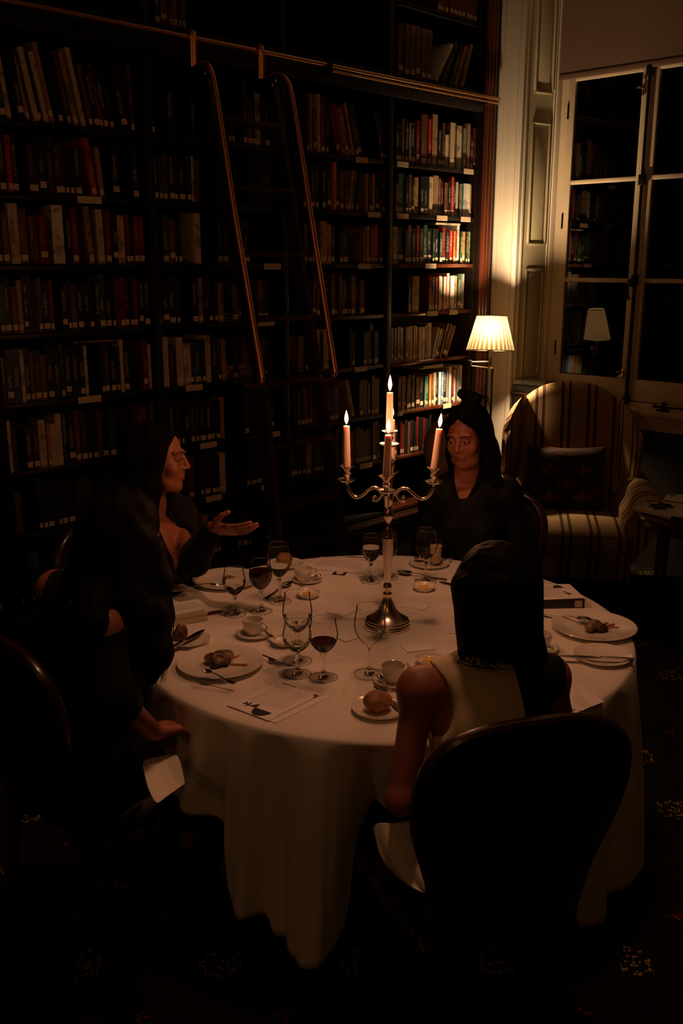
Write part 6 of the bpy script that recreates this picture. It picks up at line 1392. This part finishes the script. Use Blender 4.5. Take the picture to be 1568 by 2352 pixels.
rr = random.Random(2); strands(A, [[P(-.03, -.06, .15), P(-.055 - rr.uniform(0, .02), -.05, .15), P(-.075 - rr.uniform(0, .02), -.04 + rr.uniform(-.03, .03), .13 + rr.uniform(-.02, .03))] for _ in range(12)] + [[P(.03, .062, .10), P(.052, .062, .06), P(.062, .055, 0.0), P(.062, .050, -.05)], [P(-.02, .064, .10), P(-.056, .058, .05), P(-.068, .045, -.02), P(-.072, .04, -.09)], [P(-.024, .064, .10), P(-.060, .055, .04), P(-.074, .04, -.05), P(-.08, .035, -.12)]], hair_m, .0014)
bm = BM(); bmesh.ops.create_icosphere(bm, subdivisions=2, radius=.0035, matrix=Matrix.Translation(P(-.083, .0, -.030))); obj('ear_stud', bm, silver, A)
dining_chair((pA.x, pA.y, 0), math.radians(-162) - PI / 2, 'black dining chair under the person with the bun')

# ---- B: far left, in profile, talking with an open hand
angB = math.radians(-72); pB = att(338, 1200, 3.36)
B = root('person in open black blazer, in profile, speaking with one palm raised', (pB.x, pB.y), angB); LB = loc_of(B)
fdir = math.radians(-53); hd = LB(366, 1056, 3.30); hM = frame(dirl(B, fdir, -.03), roll=-.08)
wr = LB(487, 1214, 3.16); pc = LB(545, 1218, 3.12)
JB = std(dict(chest=Vector((hd.x * .7 - .01, .02, .88)), neck=Vector((hd.x, hd.y - .05, 1.065)), head=hd, shL=Vector((hd.x - .145, .01, .985)), shR=Vector((hd.x + .15, -.01, .985)), elL=LB(448, 1290, 3.26), wrL=wr, elR=Vector((.225, .0, .745)), wrR=Vector((.10, .20, .63))))
dd = (pc - wr).normalized()
body(B, JB, hM, [((wr, dd, (0, 0, 1), -dirl(B, YAW) + Vector((0, 0, .75))), dict(curl=.16, spread=1.3, tcurl=.5)), ((JB['wrR'], (-.7, .7, 0), (0, 0, -1), (-.5, -.5, 0)), dict(curl=.3))], h=.0036)
face_parts(B, hd, hM)
lo, hi = bounds({k: JB[k] for k in ('pelvis', 'chest', 'neck', 'shL', 'shR', 'elL', 'elR', 'wrL', 'wrR')}, .14); F = Field(lo, hi, .0055); torso_prims(F, JB, .018)
for sd in 'LR': arm_prims(F, JB, sd, .016, 1, .90)
F.cap(JB['neck'] + Vector((0, .0, -.02)), JB['neck'] + Vector((0, .02, .12)), .060, .066, k=.003, sub=True); F.cap(JB['neck'] + Vector((.015, .075, .03)), JB['chest'] + Vector((.03, .165, -.10)), .060, .040, k=.004, sub=True)
F.mesh('blazer', cloth_black, B, smooth=1)
c = hd; P = lambda *p: c + hM @ Vector(p); MM = np.array(hM); F = Field(c - Vector((.22, .26, .42)), c + Vector((.2, .22, .2)), .005)
F.ell(P(0, -.032, .038), (.088, .100, .094), MM, k=.02); F.ell(P(0, .080, .005), (.07, .062, .080), MM, k=.008, sub=True)
for s in (-1, 1): F.cap(P(s * .064, .012, .055), P(s * .080, -.005, -.09), .028, .030, k=.03); F.cap(P(s * .080, -.005, -.09), P(s * .105, .0, -.25), .034, .026, k=.03)
F.cap(P(0, -.07, .02), P(0, -.10, -.28), .070, .055, k=.04); F.cap(P(.05, -.07, 0), P(.08, -.08, -.28), .05, .04, k=.04); F.cap(P(-.05, -.07, 0), P(-.08, -.08, -.28), .05, .04, k=.04)
F.wobble(.002, 90, .5); F.mesh('hair', hair_m, B, smooth=1)
bm = BM(); n0 = JB['neck']; ch = LB(393, 1209, 3.2)
pend = JB['chest'] + Vector((.02, .112, .055))
tube(bm, smoothpath([n0 + Vector((-.05, .0, .01)), n0 + Vector((-.03, .055, -.03)), pend + Vector((0, .004, .012)), n0 + Vector((.045, .05, -.03)), n0 + Vector((.055, .0, .01))], 6), .0007, 5); obj('necklace', bm, brass, B)
bm = BM(); tube(bm, [pend + Vector((.008 * math.cos(2 * PI * i / 14), .004, .008 * math.sin(2 * PI * i / 14))) for i in range(14)], .0016, 6, closed=True); obj('pendant', bm, silver, B)
dining_chair((pB.x - math.cos(angB) * .03, pB.y - math.sin(angB) * .03, 0), angB - PI / 2, 'black balloon-back chair behind the person with the raised palm')

# ---- C: near left, back to us, very long dark hair falling forward
angC = math.radians(2); pC = att(175, 1500, 2.55)
Cc = root('person at near left seen from behind, very long dark hair, off-shoulder black top', (pC.x, pC.y), angC); LC = loc_of(Cc)
hd = LC(292, 1230, 2.52); hM = frame(dirl(Cc, math.radians(14), -.25))
JC = std(dict(chest=Vector((.01, .06, .85)), shL=LC(128, 1352, 2.66), shR=LC(238, 1442, 2.36), head=hd)); JC['neck'] = (JC['shL'] + JC['shR']) / 2 + Vector((0, .03, .05))
JC['elR'] = LC(262, 1600, 2.30); JC['wrR'] = LC(352, 1680, 2.42); JC['elL'] = JC['shL'] + Vector((-.04, .08, -.24)); JC['wrL'] = JC['elL'] + Vector((.12, .2, -.02))
body(Cc, JC, hM, [((JC['wrR'], (-.2, .95, -.25), (0, 0, -1), (-1, 0, 0)), dict(curl=.35)), ((JC['wrL'], (.5, .8, 0), (0, 0, -1), (1, 0, 0)), dict(curl=.3))])
lo, hi = bounds({k: JC[k] for k in ('pelvis', 'chest', 'shL', 'shR', 'elL', 'elR')}, .14); F = Field(lo, hi, .006); torso_prims(F, JC, .012)
for sd in 'LR':
    s, e = JC['sh' + sd], JC['el' + sd]; F.cap(s.lerp(e, .13), e, .050, .046, k=.03); F.cap(e, e.lerp(JC['wr' + sd], .18), .050, .052, k=.02)
for sd in 'LR': F.ell(JC['sh' + sd] + Vector((0, -.01, .022)), (.066, .066, .040), k=.006, sub=True)
F.cap(JC['neck'] + Vector((0, -.05, .02)), JC['neck'] + Vector((0, .10, .02)), .075, k=.006, sub=True)
F.mesh('off_shoulder_top', cloth_black, Cc, smooth=1)
c = hd; P = lambda *p: c + hM @ Vector(p); MM = np.array(hM); F = Field(c - Vector((.32, .34, .50)), c + Vector((.36, .26, .2)), .006)
F.ell(P(0, -.028, .038), (.090, .106, .094), MM, k=.02)
q0 = P(0, -.06, 0); 
for (px, py, tt, r0, r1) in ((205, 1400, 2.5, .07, .05), (340, 1420, 2.38, .07, .050), (300, 1400, 2.42, .08, .06), (165, 1360, 2.6, .05, .035), (196, 1425, 2.38, .05, .040), (140, 1400, 2.5, .05, .035)):
    e = LC(px, py, tt); F.cap(q0, e, .070, r1 * .85, k=.04)
for a, b, ra, rb2 in (((340, 1420, 2.38), (362, 1500, 2.36), .052, .036), ((362, 1500, 2.36), (350, 1560, 2.36), .036, .014), ((300, 1400, 2.42), (318, 1520, 2.38), .055, .03), ((205, 1400, 2.5), (205, 1560, 2.5), .05, .03), ((372, 1330, 2.42), (376, 1420, 2.40), .022, .028), ((335, 1270, 2.45), (372, 1340, 2.42), .05, .03)):
    F.cap(LC(*a), LC(*b), ra, rb2, k=.03)
F.cap(LC(225, 1360, 2.42), LC(212, 1432, 2.30), .050, .034, k=.03); F.cap(LC(212, 1432, 2.30), LC(206, 1475, 2.29), .034, .012, k=.02)
F.wobble(.0028, 75, .7); F.mesh('long_hair', hair_m, Cc, smooth=1)
rr = random.Random(4)
st_ = []
for k in range(60):
    x0 = rr.uniform(345, 392); st_.append([LC(x0 - 10, 1340 + rr.uniform(0, 60), 2.40), LC(x0 + rr.uniform(-6, 8), 1440, 2.38), LC(x0 + rr.uniform(-14, 6), 1510, 2.37), LC(x0 + rr.uniform(-34, -8), 1560 + rr.uniform(-15, 15), 2.37)])
strands(Cc, st_, hair_brown, .0016)
chC = dining_chair((pC.x - .02, pC.y, 0), angC - PI / 2, 'black studded dining chair at the near left, mostly lost in the dark')
# napkin on that lap
R0 = [[(322, 1745, 2.36), (352, 1738, 2.38), (382, 1733, 2.40), (408, 1728, 2.42)], [(330, 1775, 2.34), (360, 1768, 2.37), (390, 1760, 2.40), (416, 1752, 2.42)], [(336, 1805, 2.33), (366, 1802, 2.36), (396, 1790, 2.40), (422, 1776, 2.43)], [(348, 1830, 2.33), (368, 1828, 2.36), (398, 1812, 2.40), (426, 1796, 2.43)], [(360, 1851, 2.33), (376, 1834, 2.37), (402, 1816, 2.40), (426, 1798, 2.43)]]
ctr = att(375, 1790, 2.37)
o = sheet('napkin', [[p - ctr for p in r] for r in px_rows(R0, .13)], napkin_m, thick=.0015, sub=2); o.location = ctr; tag(o, 'white napkin hanging from the lap at the near left', 'napkin', 'white napkins')
